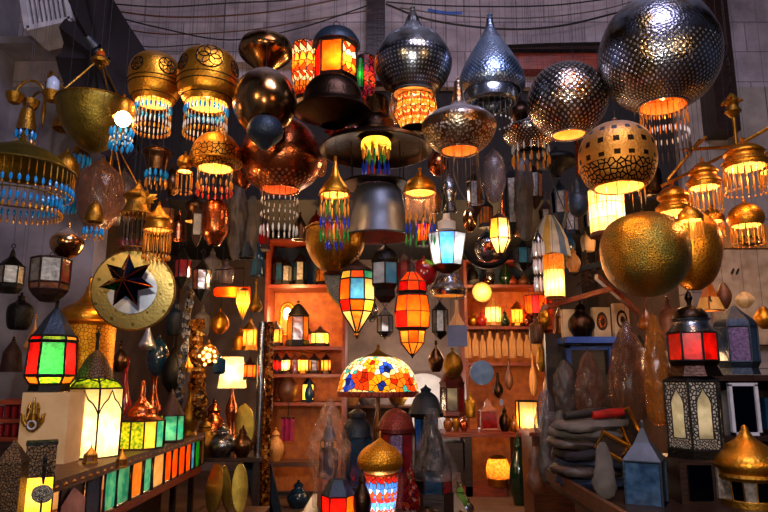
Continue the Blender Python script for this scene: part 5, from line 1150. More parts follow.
# below: bag, lit lantern, magenta cloth, bench
pot('dark leather bottle with a narrow neck on the lowest shelf of the back left unit', 287, YS, at(0, 402, YL+.15).z, .13, .42, 'leather_b', spout=False, name='leather_bottle', cat='bottle')
lantern('small lit yellow lantern with a blue flask before it on the lowest shelf', 308, 401.5, YS, 4, -PI/2-PI/4, [('m', 'roof', [(2, 378), (8, 384)], 'iron'), ('p', 8, 384, 8, 400, ['lit_yellow']), ('m', 'base', [(9, 400), (9, 401.5)], 'iron')], 'iron', light=(392, 2.2), post=.5)
pot('blue glass flask standing before the lit yellow lantern', 309, YS-.14, at(0, 402, YL+.15).z, .055, .28, 'gl_blue', spout=False, name='flask', cat='bottle')
t = Thing('hanging_cloth', 'magenta cloth square hanging below the lowest shelf', 'cloth', 288, 442, YL-.04, 420); k = t.k(430)
mb = MB(); n_ = 8
for i in range(n_+1):
    x = (-6+12*i/n_)*k
    for z_ in (t.z(418), t.z(430), t.z(441)): mb.v.append((x, .02*math.sin(i*1.8), z_))
for i in range(n_):
    for j in (0, 1): mb.face([i*3+j, i*3+j+1, i*3+4+j, i*3+3+j], 0, None, True)
t.add(mb, 'cloth', 'magenta')
mb = MB(); mb.tube([(-7*k, 0, t.z(418)), (7*k, 0, t.z(418))], .01, 5); mb.tube([(0, 0, t.z(418)), (0, .02, t.z(402.5))], .005, 4); t.add(mb, 'rail', 'iron')
t = Thing('bench', 'low brown wooden bench in front of the back left shelves', 'bench', 292, row_of(0, 7.7), 7.7, 470, zbase=0)
mb = MB(); mb.box((0, 0, .50), (.75, .32, .05)); t.add(mb, 'seat', 'wood')
for sx in (-1, 1):
    for sy in (-1, 1):
        mb = MB(); mb.box((sx*.33, sy*.12, .2375), (.05, .05, .475)); t.add(mb, 'leg', 'wood_dark')
mb = MB(); mb.box((0, 0, .16), (.62, .03, .04)); t.add(mb, 'stretcher', 'wood_dark')
pot('pale woven cone basket standing on the bench', 275, 7.7, .525, .10, .34, 'wood_pale', spout=False, name='basket', cat='basket')
pot('round blue jar on the floor under the bench', 298, 7.75, 0, .13, .28, 'gl_blue', spout=False, name='jar', cat='jar')

# ================================================================== CENTRE BOTTOM
t = Thing('centre_table', 'dark display table carrying the lanterns in the centre foreground', 'table', 385, row_of(0, 4.9), 4.9, zbase=0)
mb = MB(); mb.box((0, 0, .535), (1.15, 1.0, .05)); t.add(mb, 'top', 'wood_dark')
for sx in (-1, 1):
    for sy in (-1, 1):
        mb = MB(); mb.box((sx*.5, sy*.43, .255), (.07, .07, .51)); t.add(mb, 'leg', 'wood_dark')
TZ = .56
# floral shade lamp
Yq = 6.0
t = Thing('floral_lamp', 'lamp with a wide floral stained glass shade and red trim in the centre', 'lamp', 378, row_of(0, Yq), Yq, 385, zbase=0)
mb = MB(); mb.shell(t.pr(smooth_prof([(15, 357), (26, 362), (36, 374), (40.5, 391)])), .004, n=56); t2 = MB(); t2.lathe(t.pr(smooth_prof([(15, 357), (26, 362), (36, 374), (40.5, 391)])), 56); t.add(t2, 'shade', 'mos_flower')
mb = MB(); mb.lathe(t.pr([(40.6, 391), (41, 392), (40.4, 396.5), (39.6, 396.5), (40, 391.5)]), 56); t.add(mb, 'trim', 'red_lattice')
mb = MB(); mb.lathe(t.pr([(0, 343), (2, 346), (1.5, 349), (5, 352), (10, 355), (16, 357), (15.4, 358)]), 32); t.add(mb, 'cap', 'brass_dark')
mb = MB(); mb.lathe(t.pr([(1, 357), (1.2, 372), (2.4, 396), (2, 410), (5, 430), (3, 460), (6, 500)])+[(.16, .06), (.17, 0)], 20); t.add(mb, 'stand', 'bronze')
t.light(380, 6.5, (1, .85, .6), dy=-5)
# shelf strip behind with boxes (between shade and lanterns)
bookcase('low_cabinet', 'low brown cabinet on the back wall under the floral shade', 345, 412, 408, 9.6, .5, (440,), 'wood', 'wood')
for i, (px, h, m, lb) in enumerate(((352, 24, 'wood_pale', 'pale wooden box on the low back cabinet, left end'), (367, 14, 'gl_pale', 'grey jar on the low back cabinet, beside the wooden box'), (398, 16, 'brass_dark', 'brass canister on the low back cabinet, right end'))):
    pot(lb, px, 9.85, at(0, 408, 9.6).z+.03, .14, h*.015+.1, m, spout=False, name=['wooden_jar', 'jar', 'canister'][i], cat='jar')
def stand_on(label, px, Y, z, top, secs_f, n=6, rot=None, **kw):
    yb = row_of(z, Y); return lantern(label, px, yb, Y, n, -PI/2-PI/n if rot is None else rot, secs_f(yb), zbase=z, **kw)
# brass onion lamp with mosaic body
stand_on('mosaic lamp in red, white and blue glass topped by a large golden onion', 380, 4.5, TZ, 430, lambda b: [('m', 'finial', [(0, 430), (1.2, 434), (1, 440)], 'brass', 12), ('m', 'onion', smooth_prof([(1, 438), (6, 442), (17, 449), (23, 460), (20, 469), (14, 473)]), 'gold_filigree', 40),
    ('p', 18, 474, 17, 495, ['mos_blue']), ('p', 17, 495, 15, b-8, ['mos_blue']), ('m', 'base', [(16, b-8), (18, b)], 'brass_dark', 24)], n=14, light=(500, 1.9), ymid=470, frame='brass_dark', post=.3, name='mosaic_lamp', cat='lamp', col=(.95, .95, 1))
stand_on('small red roofed lantern with glowing red panes in the near centre', 338, 4.45, TZ, 480, lambda b: [('m', 'roof', [(9, 479), (10, 482), (17, 494)], 'steel_blue'), ('p', 16, 495, 16, b-4, ['lit_red', 'lit_orange', 'lit_red']), ('m', 'base', [(18, b-4), (18, b)], 'iron')], n=6, light=(508, 1.3), ymid=490)
stand_on('maroon latticed lantern with a domed top behind the golden onion', 396, 4.95, TZ, 400, lambda b: [('m', 'finial', [(0, 400), (2, 404), (1.5, 409)], 'rust', 10), ('m', 'dome', smooth_prof([(2, 408), (10, 412), (16, 421), (18, 428)]), 'red_lattice', 28), ('m', 'cornice', [(19, 428), (19, 432)], 'red_metal', 28),
    ('p', 17, 433, 17, 470, ['gl_purple', 'gl_red']), ('m', 'body', [(17, 470), (18, b)], 'red_lattice')], n=8, frame='red_metal', ymid=430)
stand_on('dark blue lantern with a round shouldered top, behind the wrapped one', 357, 5.2, TZ, 415, lambda b: [('m', 'cap', [(3, 409), (9, 413), (8, 417)], 'grey_metal', 20), ('m', 'shoulder', smooth_prof([(6, 417), (13, 424), (16, 436)]), 'steel_blue', 24), ('p', 16, 437, 16, 485, ['gl_blue']), ('m', 'base', [(17, 485), (17, b)], 'iron')], n=8, frame='steel_blue', ymid=440)
# wrapped lantern
t = stand_on('blue lantern inside, wrapped in a cone of clear plastic', 329, 4.9, TZ, 400, lambda b: [('m', 'roof', [(0, 412), (3, 425), (8, 440)], 'steel_blue'), ('p', 8, 440, 8, 448, ['gl_blue', 'lit_amber']), ('p', 9, 450, 9, 478, ['gl_blue']), ('m', 'base', [(11, 478), (11, b)], 'wood_red')], n=6, ymid=440, light=(465, .5))
t2 = Thing('plastic_wrap', 'crumpled clear plastic cone wrapped round the blue lantern', 'plastic wrap', 329, row_of(TZ, 4.9), 4.9, 440, zbase=TZ+.004)
mb = MB(); yb = row_of(TZ, 4.9); mb.lathe(t2.pr(smooth_prof([(2, 398), (7, 406), (13, 422), (20, 440), (22, 452), (17, 475), (15, yb)])), 36, wob=.12); t2.add(mb, 'film', 'film')
stand_on('dark blue domed lantern with a blue pane in front of the white arch', 426, 5.4, TZ, 384, lambda b: [('m', 'finial', [(0, 384), (2, 387), (6, 389), (5, 392)], 'steel_blue', 8), ('m', 'dome', smooth_prof([(5, 392), (11, 397), (15, 406), (17, 413)]), 'steel_blue', 24), ('m', 'cornice', [(18, 413), (17, 417)], 'iron', 24), ('p', 12, 418, 12, 450, ['gl_blue', 'lit_blue']), ('m', 'base', [(13, 450), (14, b)], 'iron')], n=8, ymid=410, frame='iron')
t = stand_on('dark lantern draped in grey plastic, right of the golden onion', 433, 4.7, TZ, 420, lambda b: [('m', 'roof', smooth_prof([(0, 416), (4, 424), (9, 436), (14, 452), (20, 468)]), 'iron', 20), ('p', 18, 469, 18, 492, ['gl_blue', 'gl_red', 'dark_mirror']), ('m', 'base', [(20, 492), (20, b)], 'wood_dark')], n=6, ymid=460)
t2 = Thing('plastic_wrap', 'grey plastic sheet draped over the dark lantern right of the golden onion', 'plastic wrap', 433, row_of(TZ, 4.7), 4.7, 460, zbase=TZ+.15)
mb = MB(); mb.lathe(t2.pr(smooth_prof([(4, 408), (7, 414), (11, 430), (19, 452), (24, 470), (25, 478)])), 36, wob=.1); t2.add(mb, 'film', 'film_grey')
pot('dark bowl shaped oil lamp with gold rim in the centre foreground', 428, 4.2, .56, .14, .13, 'bronze_dark', spout=True, name='oil_lamp', cat='lamp')
pot('small glass jar with red flecks between the onion lamp and the draped lantern', 411, 4.4, TZ, .06, .34, 'mos_dkred', spout=False, name='jar', cat='jar')
pot('small dark jar left of the mosaic lamp', 362, 4.4, TZ, .06, .3, 'bronze_dark', spout=False, name='jar', cat='jar')
for i, (px, h, m, lb) in enumerate(((461, .30, 'green_cloth', 'crumpled green and yellow packet on the floor left of the desk'), (466, .2, 'silver', 'shiny small jar on the floor by the green packet'))):
    pot(lb, px, 7.3, 0, .09, h, m, spout=False, name=['packet', 'jar'][i], cat=['packet', 'jar'][i])
lantern('hanging dark red lantern with a green glass door right of the white arch', 452, 418, 6.2, 6, -PI/2-PI/6, [('m', 'cap', [(3, 358), (8, 361), (8, 366), (5, 370)], 'red_metal', 20), ('m', 'dome', smooth_prof([(5, 370), (9, 375), (12, 382)]), 'red_metal', 20), ('m', 'cornice', [(13, 382), (12, 386)], 'red_metal'), ('p', 11.5, 387, 11.5, 411, ['lit_grey', 'gl_red', 'gl_red', 'gl_red', 'gl_red', 'gl_green']), ('m', 'base', [(13, 411), (13, 415), (8, 418)], 'wood_red')],
        'red_metal', light=(396, .3), hang=True, ring=2, post=1)
# round blue plate
t = tray('round pale blue enamel dish hung below the golden boards', 482, 373, 6.6, 12, 12, 'plate', tilt=.05, name='round_dish')
cord(t, 361)
pendant('brass ball lamp hanging behind the slate board above the dark red lantern', 453, [(2, 352), (7, 356), (10, 366), (8, 374), (3, 378)], 6.0, 'brass_dark', ymid=366)

# ================================================================== BACK RIGHT SHELVES
YR = 9.05
bookcase('shelf_unit', 'wide back shelf unit right of centre with lit cups and hanging golden boards', 466, 558, 262, YR, .5, (286, 327, 363), 'paper_orange', 'wood_red')
zz = YR+.15
for i, (px, yt, r_, m, lb) in enumerate(((473, 262, 6, 'iron', 'black bottle shaped lamp on top of the back right unit, leftmost'), (490, 264, 6, 'silver_spots', 'silver capped glass jar on top of the back right unit, centre'), (506, 258, 7, 'gl_green', 'dark green glass vase on the back right unit under the hexagonal lantern'))):
    pot(lb, px, zz, at(0, 286, zz).z, r_*.0135, .34, m, spout=False, name='vase', cat='vase')
for i, (px, m, lb) in enumerate(((474, 'cloth_grey', 'pale cup on the upper shelf of the back right unit, left end'), (488, 'copper', 'copper cup beside the round dial on the back right unit'), (512, 'wood_red', 'red brown bowl on the upper shelf below the cone of cloth'), (524, 'leather_b', 'brown cup, second from the right on the upper shelf'), (536, 'bronze', 'bronze cup at the right end of the upper shelf'))):
    pot(lb, px, zz, at(0, 286, YR+.15).z, .085, .16, m, spout=False, name='cup', cat='cup')
t = tray('small round pale clock like dial hung on the back right shelves', 482, 292, YR-.06, 10, 10, 'tray', tilt=0.02, name='round_dial'); cord(t, 281)
mini('lit woven cylinder lamp on the middle shelf of the back right unit', 493, 326, 297, 8, zz, 'wood_pale', ('lit_cream',), 3.0, n=10, name='woven_lamp')
mini('green topped amber glass lamp left of the orange cup lamp', 517, 326, 300, 6, zz, 'brass', ('lit_amber',), 1.4, n=8, dome=True)
lantern('wide lit orange glass cup lamp on the middle shelf', 536, 326, zz, 10, 0, [('p', 11, 296, 10, 314, ['lit_orange', 'lit_red', 'lit_orange']), ('m', 'base', [(9, 314), (4, 320), (9, 326)], 'copper', 20)], 'rust', 'cup_lamp', 'lamp', light=(308, 2.4), post=.4, col=(1, .55, .2))
for i, (px, m, lb) in enumerate(((473, 'brass', 'brass pot at the left end of the middle shelf, beside the slate board'), (482, 'red', 'small red pot between the brass pot and the woven lamp'), (505, 'gl_green', 'little green glass pot right of the woven lamp'), (527, 'copper', 'small copper pot beside the orange cup lamp'))):
    pot(lb, px, zz, at(0, 327, YR+.15).z, .075, .22, m, spout=False)
for i in range(11):
    px = 468+i*7.4; t = Thing('serving_board', 'golden wooden serving board hung in a row below the lit shelf', 'board', px, 361, YR-.02, 345, group='golden wooden boards hung below the lit shelf')
    k = t.k(345); w = 3.2*k; h0 = t.z(336+2*(i % 3)); h1 = t.z(358-2*(i % 2)); mb = MB()
    mb.poly([(-w, 0, h1), (w, 0, h1), (w, 0, h0-3*k), (w*.5, 0, h0), (w*.3, 0, h0+5*k), (-w*.3, 0, h0+5*k), (-w*.5, 0, h0), (-w, 0, h0-3*k)], 0, (0, .02, 0)); t.add(mb, 'board', 'wood_pale'); mb = MB(); mb.tube([(0, .01, h0+4*k), (0, .03, t.z(328.5))], .006, 4); t.add(mb, 'loop', 'iron')
# desk and its things
YDk = 8.35; dk = Thing('desk', 'dark reddish wooden desk at the back right of centre', 'desk', 480, row_of(0, YDk), YDk, 460, zbase=0)
w = at(528, 432, YDk).x-at(438, 432, YDk).x; zt = at(480, 433, YDk).z
mb = MB(); mb.box((0, .3, zt-.025), (w, .62, .05)); dk.add(mb, 'top', 'wood_red')
for x_ in (-.5, -.12, .47):
    mb = MB(); mb.box((x_*w, .3, (zt-.05)/2), (.09, .5, zt-.05)); dk.add(mb, 'leg_panel', 'wood_dark')
mb = MB(); mb.box((-.31*w, .3, (zt-.05)*.65), (.26*w, .5, .35)); dk.add(mb, 'drawer_box', 'wood_dark')
mb = MB(); mb.box((0.04*w, .3, .06), (.5*w, .5, .12)); dk.add(mb, 'lower_shelf', 'wood_red')
t = lantern('glowing woven jar lamp standing low inside the desk', 498, row_of(.12, YDk+.12), YDk+.12, 14, 0, [('m', 'cap', [(4, 455), (9, 458)], 'brass', 24), ('p', 9, 458, 12, 468, ['lit_parch']), ('p', 12, 468, 11, 478, ['lit_parch']), ('m', 'base', [(11, 478), (9, row_of(.12, YDk+.12))], 'brass', 24)], 'brass', 'jar_lamp', 'lamp', light=(466, 2.6), post=.2, zbase=.12)
lantern('tall dark red wooden lantern standing on the desk', 488, 432.5, YDk+.2, 4, -PI/2-PI/4+.2, [('m', 'cap', [(0, 398), (4, 402), (5, 406), (12, 411)], 'wood_red'), ('p', 11, 411, 12, 429, ['gl_red', 'gl_amber', 'gl_red']), ('m', 'base', [(14, 429), (14, 432.5)], 'wood_red')], 'wood_red', post=1.2, zbase=zt)
for i, (px, R_, h, m, lb) in enumerate(((448, .06, .22, 'gl_amber', 'small amber bottle on the left end of the desk'), (456, .05, .28, 'brass_dark', 'brass bottle on the desk, second from the left'), (464, .055, .2, 'copper', 'copper bottle on the desk left of the red lantern'), (505, .07, .3, 'bronze_dark', 'dark bottle on the desk between the red lantern and the lit box'), (514, .06, .2, 'gl_amber', 'little amber pot on the desk beside the lit box'))):
    pot(lb, px, YDk+.25, zt, R_, h, m, spout=False, name='bottle', cat='bottle')
lantern('square lit cream box lantern with a black frame at the right end of the desk', 527, 433, YDk+.22, 4, -PI/2-.62, [('p', 13, 401, 13, 432, ['lit_cream', 'lit_amber']), ('m', 'base', [(14, 432), (14, 433)], 'iron')], 'iron', 'box_lantern', light=(420, 4.2), post=.9, zbase=zt)
t = pot('tall green glass bottle shape leaning on the right side of the desk', 520, 7.9, 0, .11, .78, 'gl_green', spout=False, name='tall_bottle', cat='bottle')
cable('white flex hanging from the desk down to the floor', [(521, 434, 8.55), (517, 455, 8.5), (512, 480, 8.5), (513, 492, 8.5)], .008, 'white', 'flex')
t = Thing('fan', 'small wall fan with pale oval face above the desk', 'fan', 501, 414, 9.6); k = t.k(402)
mb = MB(); mb.ball((0, 0, t.z(402)), 5*k, 16, sz=1.6); t.add(mb, 'face', 'candle')
mb = MB(); mb.tube([(0, 0, t.z(402)), (0, .4, t.z(400)), (0, .98, t.z(398))], .02, 5); t.add(mb, 'bracket', 'iron')
# hanging things on the right back wall
for i, (px, y0, y1, r_, Y, m, lb) in enumerate(((509, 362, 390, 4, 8.5, 'leather_b', 'small brown gourd hanging above the desk'), (533, 355, 396, 4, 8.3, 'wood_pale', 'long pale spoon shaped gourd hanging above the lit box'), (498, 376, 398, 5, 8.6, 'bronze_dark', 'dark little gourd hanging left of the brown one'), (541, 335, 372, 5, 7.2, 'brass_dark', 'dim brass drop pendant right of the golden boards'), (552, 358, 404, 9, 6.2, 'brass', 'brass vase shaped lamp hanging right above the desk corner'), (570, 330, 392, 9, 6.4, 'gl_blue', 'very dark blue drop pendant behind the brass vase lamp'))):
    pendant(lb, px, [(1.5, y0), (r_*.35, y0+(y1-y0)*.25), (r_*.8, y0+(y1-y0)*.45), (r_, y0+(y1-y0)*.7), (r_*.7, y1-3), (r_*.2, y1)], Y, m, name='hanging_gourd' if i < 3 else 'pendant_lamp', cat='gourd' if i < 3 else 'lamp', ymid=(y0+y1)/2, n=24)

# ================================================================== RIGHT SIDE
# blue shelf with pots and carved panels
Yb = 5.2
t = Thing('blue_shelf', 'bright blue painted wall shelf on the right carrying carved panels', 'shelf', 598, 352, Yb, 345)
k = t.k(345); mb = MB(); mb.box((0, .12, t.z(340)), (66*k, .34, 6*k)); t.add(mb, 'board', 'blue_paint')
mb = MB(); mb.box((4*k, .2, t.z(347)), (50*k, .04, 4*k)); mb.box((20*k, .18, t.z(360)), (5*k, .05, 26*k)); mb.box((-24*k, .18, t.z(362)), (5*k, .05, 28*k)); t.add(mb, 'bracket', 'blue_paint')
mb = MB(); mb.box((0, .27, t.z(372)), (90*k, .05, 80*k)); t.add(mb, 'back_board', 'wood_dark')
zsh = at(598, 340, Yb).z+3*k
for i, (px, m, w, h, lb) in enumerate(((568, 'cream', 12, 28, 'plain cream panel standing at the left end of the blue shelf'), (601, 'carved', 17, 30, 'pale panel with a red carved oval on the blue shelf'), (621, 'carved', 15, 34, 'pale panel with a grey carved oval at the right end of the blue shelf'))):
    t = Thing('carved_plaque', lb, 'plaque', px, row_of(zsh, Yb+.1), Yb+.1, 325, zbase=zsh); k = t.k(325)
    mb = MB(); mb.box((0, 0, h*k/2), (w*k, .06, h*k)); t.add(mb, 'panel', m)
    if i:
        for r_, mm in ((1, 'rust' if i == 1 else 'bronze_dark'), (.7, 'copper' if i == 1 else 'carved'), (.4, 'bronze_dark')):
            mb = MB(); c_ = [(5.5*r_*k*math.cos(a*PI/12), -.032-(1-r_)*.02, h*k*.5+(9 if a < 12 else 9)*r_*k*math.sin(a*PI/12)*(1.15 if a < 12 else .9)) for a in range(24)]; mb.poly(c_, 0, (0, .01, 0)); t.add(mb, 'oval_ring' if r_ > .5 else 'oval_centre', mm)
t = pot('squat dark brown jug on the blue shelf left of the carved panels', 582, Yb+.02, zsh, .105, .27, 'bronze_dark', spout=False, name='jug', cat='jug')
t = Thing('dried_bunch', 'dark bushy dried bunch hanging above the red plank shelf', 'dried plant', 586, 288, 5.2, 270)
for i in range(26):
    mb = MB(); a = i*2.4; r_ = (4+10*random.random())*t.k(270); zz_ = t.z(255+random.random()*30); e = Vector((math.cos(a)*r_, math.sin(a)*r_*.6, zz_)); s_ = Vector((-math.sin(a), math.cos(a), .3))*.018
    mb.poly([(e*.5+Vector((0, 0, zz_*.5+.02))), (e+s_), (e*1.25+Vector((0, 0, -.03))), (e-s_)], 0, (0, .004, 0)); t.add(mb, 'leaf', 'wood_dark')
mb = MB(); mb.tube([(0, 0, t.z(285)), (0, 0, t.z(250))], .012, 5); t.add(mb, 'stem', 'wood_dark'); cord(t, 250)
pot('small golden carved head shaped pot beside the dried bunch', 574, 5.15, at(574, 272, 5.15).z, .055, .19, 'wood_pale', spout=False, name='carved_pot', cat='pot')
# slanted red planks
for i, (a, b, m, lb, nm) in enumerate((((548, 306), (612, 288), 'wood_red', 'reddish slanted plank shelf above the blue shelf', 'plank_shelf'), ((560, 272), (612, 262), 'steel_blue', 'dark blue edged plank under the bright drum lamp', 'plank_shelf'), ((598, 276), (640, 312), 'wood_red', 'reddish brace sloping down to the right under the hammered globe', 'plank'))):
    A, B_ = at(a[0], a[1], 5.3), at(b[0], b[1], 5.0); d = B_-A; mb = MB(); up = Vector((0, 0, .02)); bk = Vector((0, .26, 0)) if i < 2 else Vector((0, .08, 0))
    q = [A-up, B_-up, B_+up, A+up]; b0 = 0
    mb.v += [tuple(p) for p in q]+[tuple(p+bk) for p in q]
    for f_ in ((0, 1, 2, 3), (7, 6, 5, 4), (0, 4, 5, 1), (3, 2, 6, 7), (1, 5, 6, 2), (0, 3, 7, 4)): mb.face(f_)
    tag(mb.obj(nm, m), lb, 'shelf')
# right counter
rc = Thing('display_counter', 'low wooden counter on the right heaped with cloth and lanterns', 'counter', 560, row_of(0, 4.6), 4.6, zbase=0); RZ = .8
rc.o.location = (2.1, 3.85, 0); rc.base = Vector((2.1, 3.85, 0))
mb = MB(); mb.box((0, 0, RZ-.03), (1.9, 1.6, .06)); rc.add(mb, 'top', 'wood_dark')
mb = MB(); mb.box((.05, 0, (RZ-.06)/2), (1.7, 1.5, RZ-.06)); rc.add(mb, 'body', 'wood')
mb = MB(); mb.box((-.96, 0, RZ+.02), (.03, 1.6, .08)); rc.add(mb, 'edge_board', 'wood')
def cushion(label, px, py, Y, w, h, d, m, name='folded_cloth', cat='cloth', yaw=0, roll=0, z=None):
    base = at(px, py, Y); zb_ = base.z if z is None else z
    t = Thing(name, label, cat, px, py, Y, zbase=zb_, rz=yaw); mb = MB(); nn = 12
    for L_ in range(2):
        pass
    b = 0; U, V = 18, 8
    for i in range(U):
        a = 2*PI*i/U
        for j in range(V+1):
            f = j/V; ph = -PI/2+PI*f; rr = max(math.cos(ph), .0)**.45
            cx_, cy_ = math.cos(a), math.sin(a)
            ex = lambda c: math.copysign(abs(c)**.6, c)
            mb.v.append((ex(cx_)*w/2*rr*(1+.06*math.sin(5*a+j)), ex(cy_)*d/2*rr, h*(.5+.5*math.copysign(abs(math.sin(ph))**.8, math.sin(ph)))+.012*math.sin(3*a+j*2)*rr))
    for i in range(U):
        for j in range(V):
            i2 = (i+1) % U; mb.face([i*(V+1)+j, i2*(V+1)+j, i2*(V+1)+j+1, i*(V+1)+j+1], 0, [(i/U, j/V)]*4, True)
    o = t.add(mb, 'body', m, sharp=80); o.rotation_euler = (0, roll, 0); return t
Yc = 4.3
WORDS = ['bottom', 'second', 'third', 'fourth', 'fifth', 'sixth', 'seventh']
for i, (px, w, m, lb) in enumerate(((592, .46, 'cloth_navy', 'dark navy folded cloth at the bottom of the pile on the right counter'), (585, .44, 'leather', 'brown folded cloth, second from the bottom of the right counter pile'), (594, .48, 'cloth_navy', 'navy folded cloth third from the bottom of the right counter pile'),
    (588, .42, 'cloth_dark', 'plum dark folded cloth in the middle of the right counter pile'), (583, .44, 'leather', 'brown folded cloth just over the middle of the right counter pile'), (587, .46, 'cloth_grey', 'grey folded cloth second from the top of the right counter pile'), (592, .50, 'cloth_grey', 'wide grey cloth topmost of the right counter pile'))):
    cushion(lb, px, 470, Yc, w, .066+.01*(i % 2), .34, m, z=RZ+.058*i, yaw=.5*math.sin(i*2.3), roll=.06*math.sin(i*1.7))
for i, (px, m, lb, nm, L_) in enumerate(((586, 'cable', 'black tube lying on top of the cloth pile', 'tube', .3), (608, 'red', 'red ended wooden roller lying on the cloth pile', 'roller', .22))):
    t = Thing(nm, lb, nm, px, 425, Yc, zbase=RZ+.45); mb = MB(); mb.lathe([(.0, -L_/2), (.026, -L_/2), (.03, 0), (.026, L_/2), (0, L_/2)], 14); t.add(mb, 'body', m, rot=(0, PI/2-.1, .2), loc=(0, 0, 0))
for i, (px, py, Y, w, h, m, lb) in enumerate(((549, 484, 5.0, 12, 66, 'leather', 'long grey brown leather pouch leaning at the counter corner'), (562, 470, 4.7, 11, 60, 'leather', 'long grey leather pouch hanging in front of the cloth pile'), (604, 500, 3.8, 12, 58, 'cloth_grey', 'pale grey long pouch before the blue lantern'), (536, 496, 5.4, 10, 50, 'leather_b', 'narrow brown pouch beside the green bottle'), (546, 440, 5.3, 13, 50, 'film_smoke', 'crumpled grey plastic bag hanging above the leather pouches'))):
    t = Thing('leather_pouch' if i < 4 else 'plastic_bag', lb, 'pouch' if i < 4 else 'bag', px, py, Y, py-h/2); mb = MB()
    mb.lathe(t.pr(smooth_prof([(w*.2, py-h), (w*.55, py-h*.85), (w*.8, py-h*.5), (w, py-h*.25), (w*.6, py-3), (0, py)])), 28, sq=(1, .45), wob=.12); t.add(mb, 'body', m); cord(t, py-h) if i in (0, 1, 3, 4) else None
t = Thing('picture_frame', 'pale blue tilted picture frame right of the lit box lantern', 'frame', 547, 431, 7.0, 418, rz=.3); k = t.k(418); Rm = Matrix.Rotation(.25, 3, 'Y')
mb = MB(); mb.box(Rm @ Vector((0, 0, 14*k)), (20*k, .03, 27*k), 0, Rm); t.add(mb, 'backing', 'plate')
mb = MB(); h_, w_ = 13.5*k, 10*k; mb.tube([tuple(Rm @ Vector((x_, -.02, 14*k+z_))) for x_, z_ in ((-w_, -h_), (w_, -h_), (w_, h_), (-w_, h_))], .015, 5, closed=True); t.add(mb, 'frame', 'white')
st = Thing('side_cabinet', 'brown cabinet behind the right counter supporting the tilted frame', 'cabinet', 556, row_of(0, 7.0), 7.0, zbase=0)
zf = at(547, 431, 7.0).z; mb = MB(); mb.box((.1, .1, zf/2-.02), (.7, .5, zf-.04)); st.add(mb, 'body', 'wood'); mb = MB(); mb.box((.1, .1, zf-.02), (.76, .56, .04)); st.add(mb, 'top', 'wood_red')
for i, (px, py, Y, w, h, ang, m, lb) in enumerate(((630, 430, 4.45, 7, 42, -.35, 'gold_glow', 'gold frame leaning steeply at the back of the right counter'), (612, 446, 4.05, 14, 16, .5, 'gold_glow', 'small gold frame lying on the cloth pile'), (622, 440, 4.5, 14, 10, -.2, 'wood_pale', 'pale golden box top beside the leaning gold frame'))):
    t = Thing('gilt_frame', lb, 'frame', px, row_of(RZ, Y) if i == 0 else py+h/2, Y, py, zbase=RZ if i == 0 else None); k = t.k(py); zc = at(px, py, Y).z-t.base.z; Rm = Matrix.Rotation(ang, 3, 'Y')
    mb = MB(); mb.tube([tuple(Rm @ Vector((x_*w*k, 0, z_*h/2*k))+Vector((0, 0, zc))) for x_, z_ in ((-1, -1), (1, -1), (1, 1), (-1, 1))], .016, 6, closed=True); t.add(mb, 'frame', m)
    mb = MB(); mb.box((0, .01, zc), (w*2*k, .01, h*k), 0, Rm); t.add(mb, 'backing', 'wood_dark')
# hanging smoky and amber bottle shapes
pendant('large smoky brown bottle shape hanging right of the blue shelf', 629, [(3, 322), (8, 332), (15, 350), (20, 375), (21, 400), (14, 418), (4, 424)], 4.7, 'film_brown', name='glass_bottle', cat='bottle', ymid=375)
pendant('tall amber glass lamp glowing at its foot left of the black filigree lantern', 657, [(4, 316), (8, 335), (12, 360), (13, 390), (12, 415), (6, 425)], 4.4, 'film_amber', name='glass_bottle', cat='bottle', ymid=375, glow=.8, lining='lining_orange')
pendant('smoky brown plastic bag hanging in the shade under the blue shelf', 590, [(3, 352), (8, 362), (14, 385), (14, 405), (8, 418), (2, 422)], 5.0, 'film_brown', name='plastic_bag', cat='bag', ymid=390, sq=(1, .6))
pendant('dark bundle wrapped in smoky plastic under the left end of the blue shelf', 566, [(3, 360), (9, 372), (12, 392), (9, 410), (3, 418)], 5.2, 'leather', name='wrapped_bundle', cat='bundle', ymid=390, sq=(1, .6), knob=False)
pendant('amber lit glass drop hanging behind the cloth pile', 604, [(3, 372), (10, 385), (14, 400), (9, 414), (3, 420)], 5.6, 'film_amber', name='glass_bottle', cat='bottle', ymid=400, glow=.7, lining='lining_orange')
# riser, stacked lanterns
Yk = 3.85
ra = Thing('riser_box', 'pale and dark display box on the right counter under the black filigree lantern', 'box', 697, row_of(RZ, Yk), Yk, 480, zbase=RZ)
k = ra.k(480); zr = at(697, 457, Yk).z; mb = MB(); hh = zr-RZ; mb.box((0, .02, hh/2), (56*k, .34, hh)); ra.add(mb, 'body', 'wood_dark')
mb = MB(); mb.box((-10*k, -.16, hh*.5), (22*k, .02, hh*.8)); ra.add(mb, 'front_mirror', 'dark_mirror'); mb = MB(); mb.box((15*k, -.16, hh*.5), (18*k, .02, hh*.7)); ra.add(mb, 'front_panel', 'gl_pale')
lantern('tall black filigree lantern with pale arched panes on the display box', 694, 457, Yk, 6, -PI/2-.12, [('m', 'roof', [(20, 376), (28, 380)], 'iron'), ('p', 27, 381, 27, 448, ['cream_glass']), ('m', 'base', [(29, 448), (29, 457)], 'iron')], 'iron', post=1.5, arch='panel', ymid=415, zbase=zr, light=(415, .7), col=(1, .9, .75))
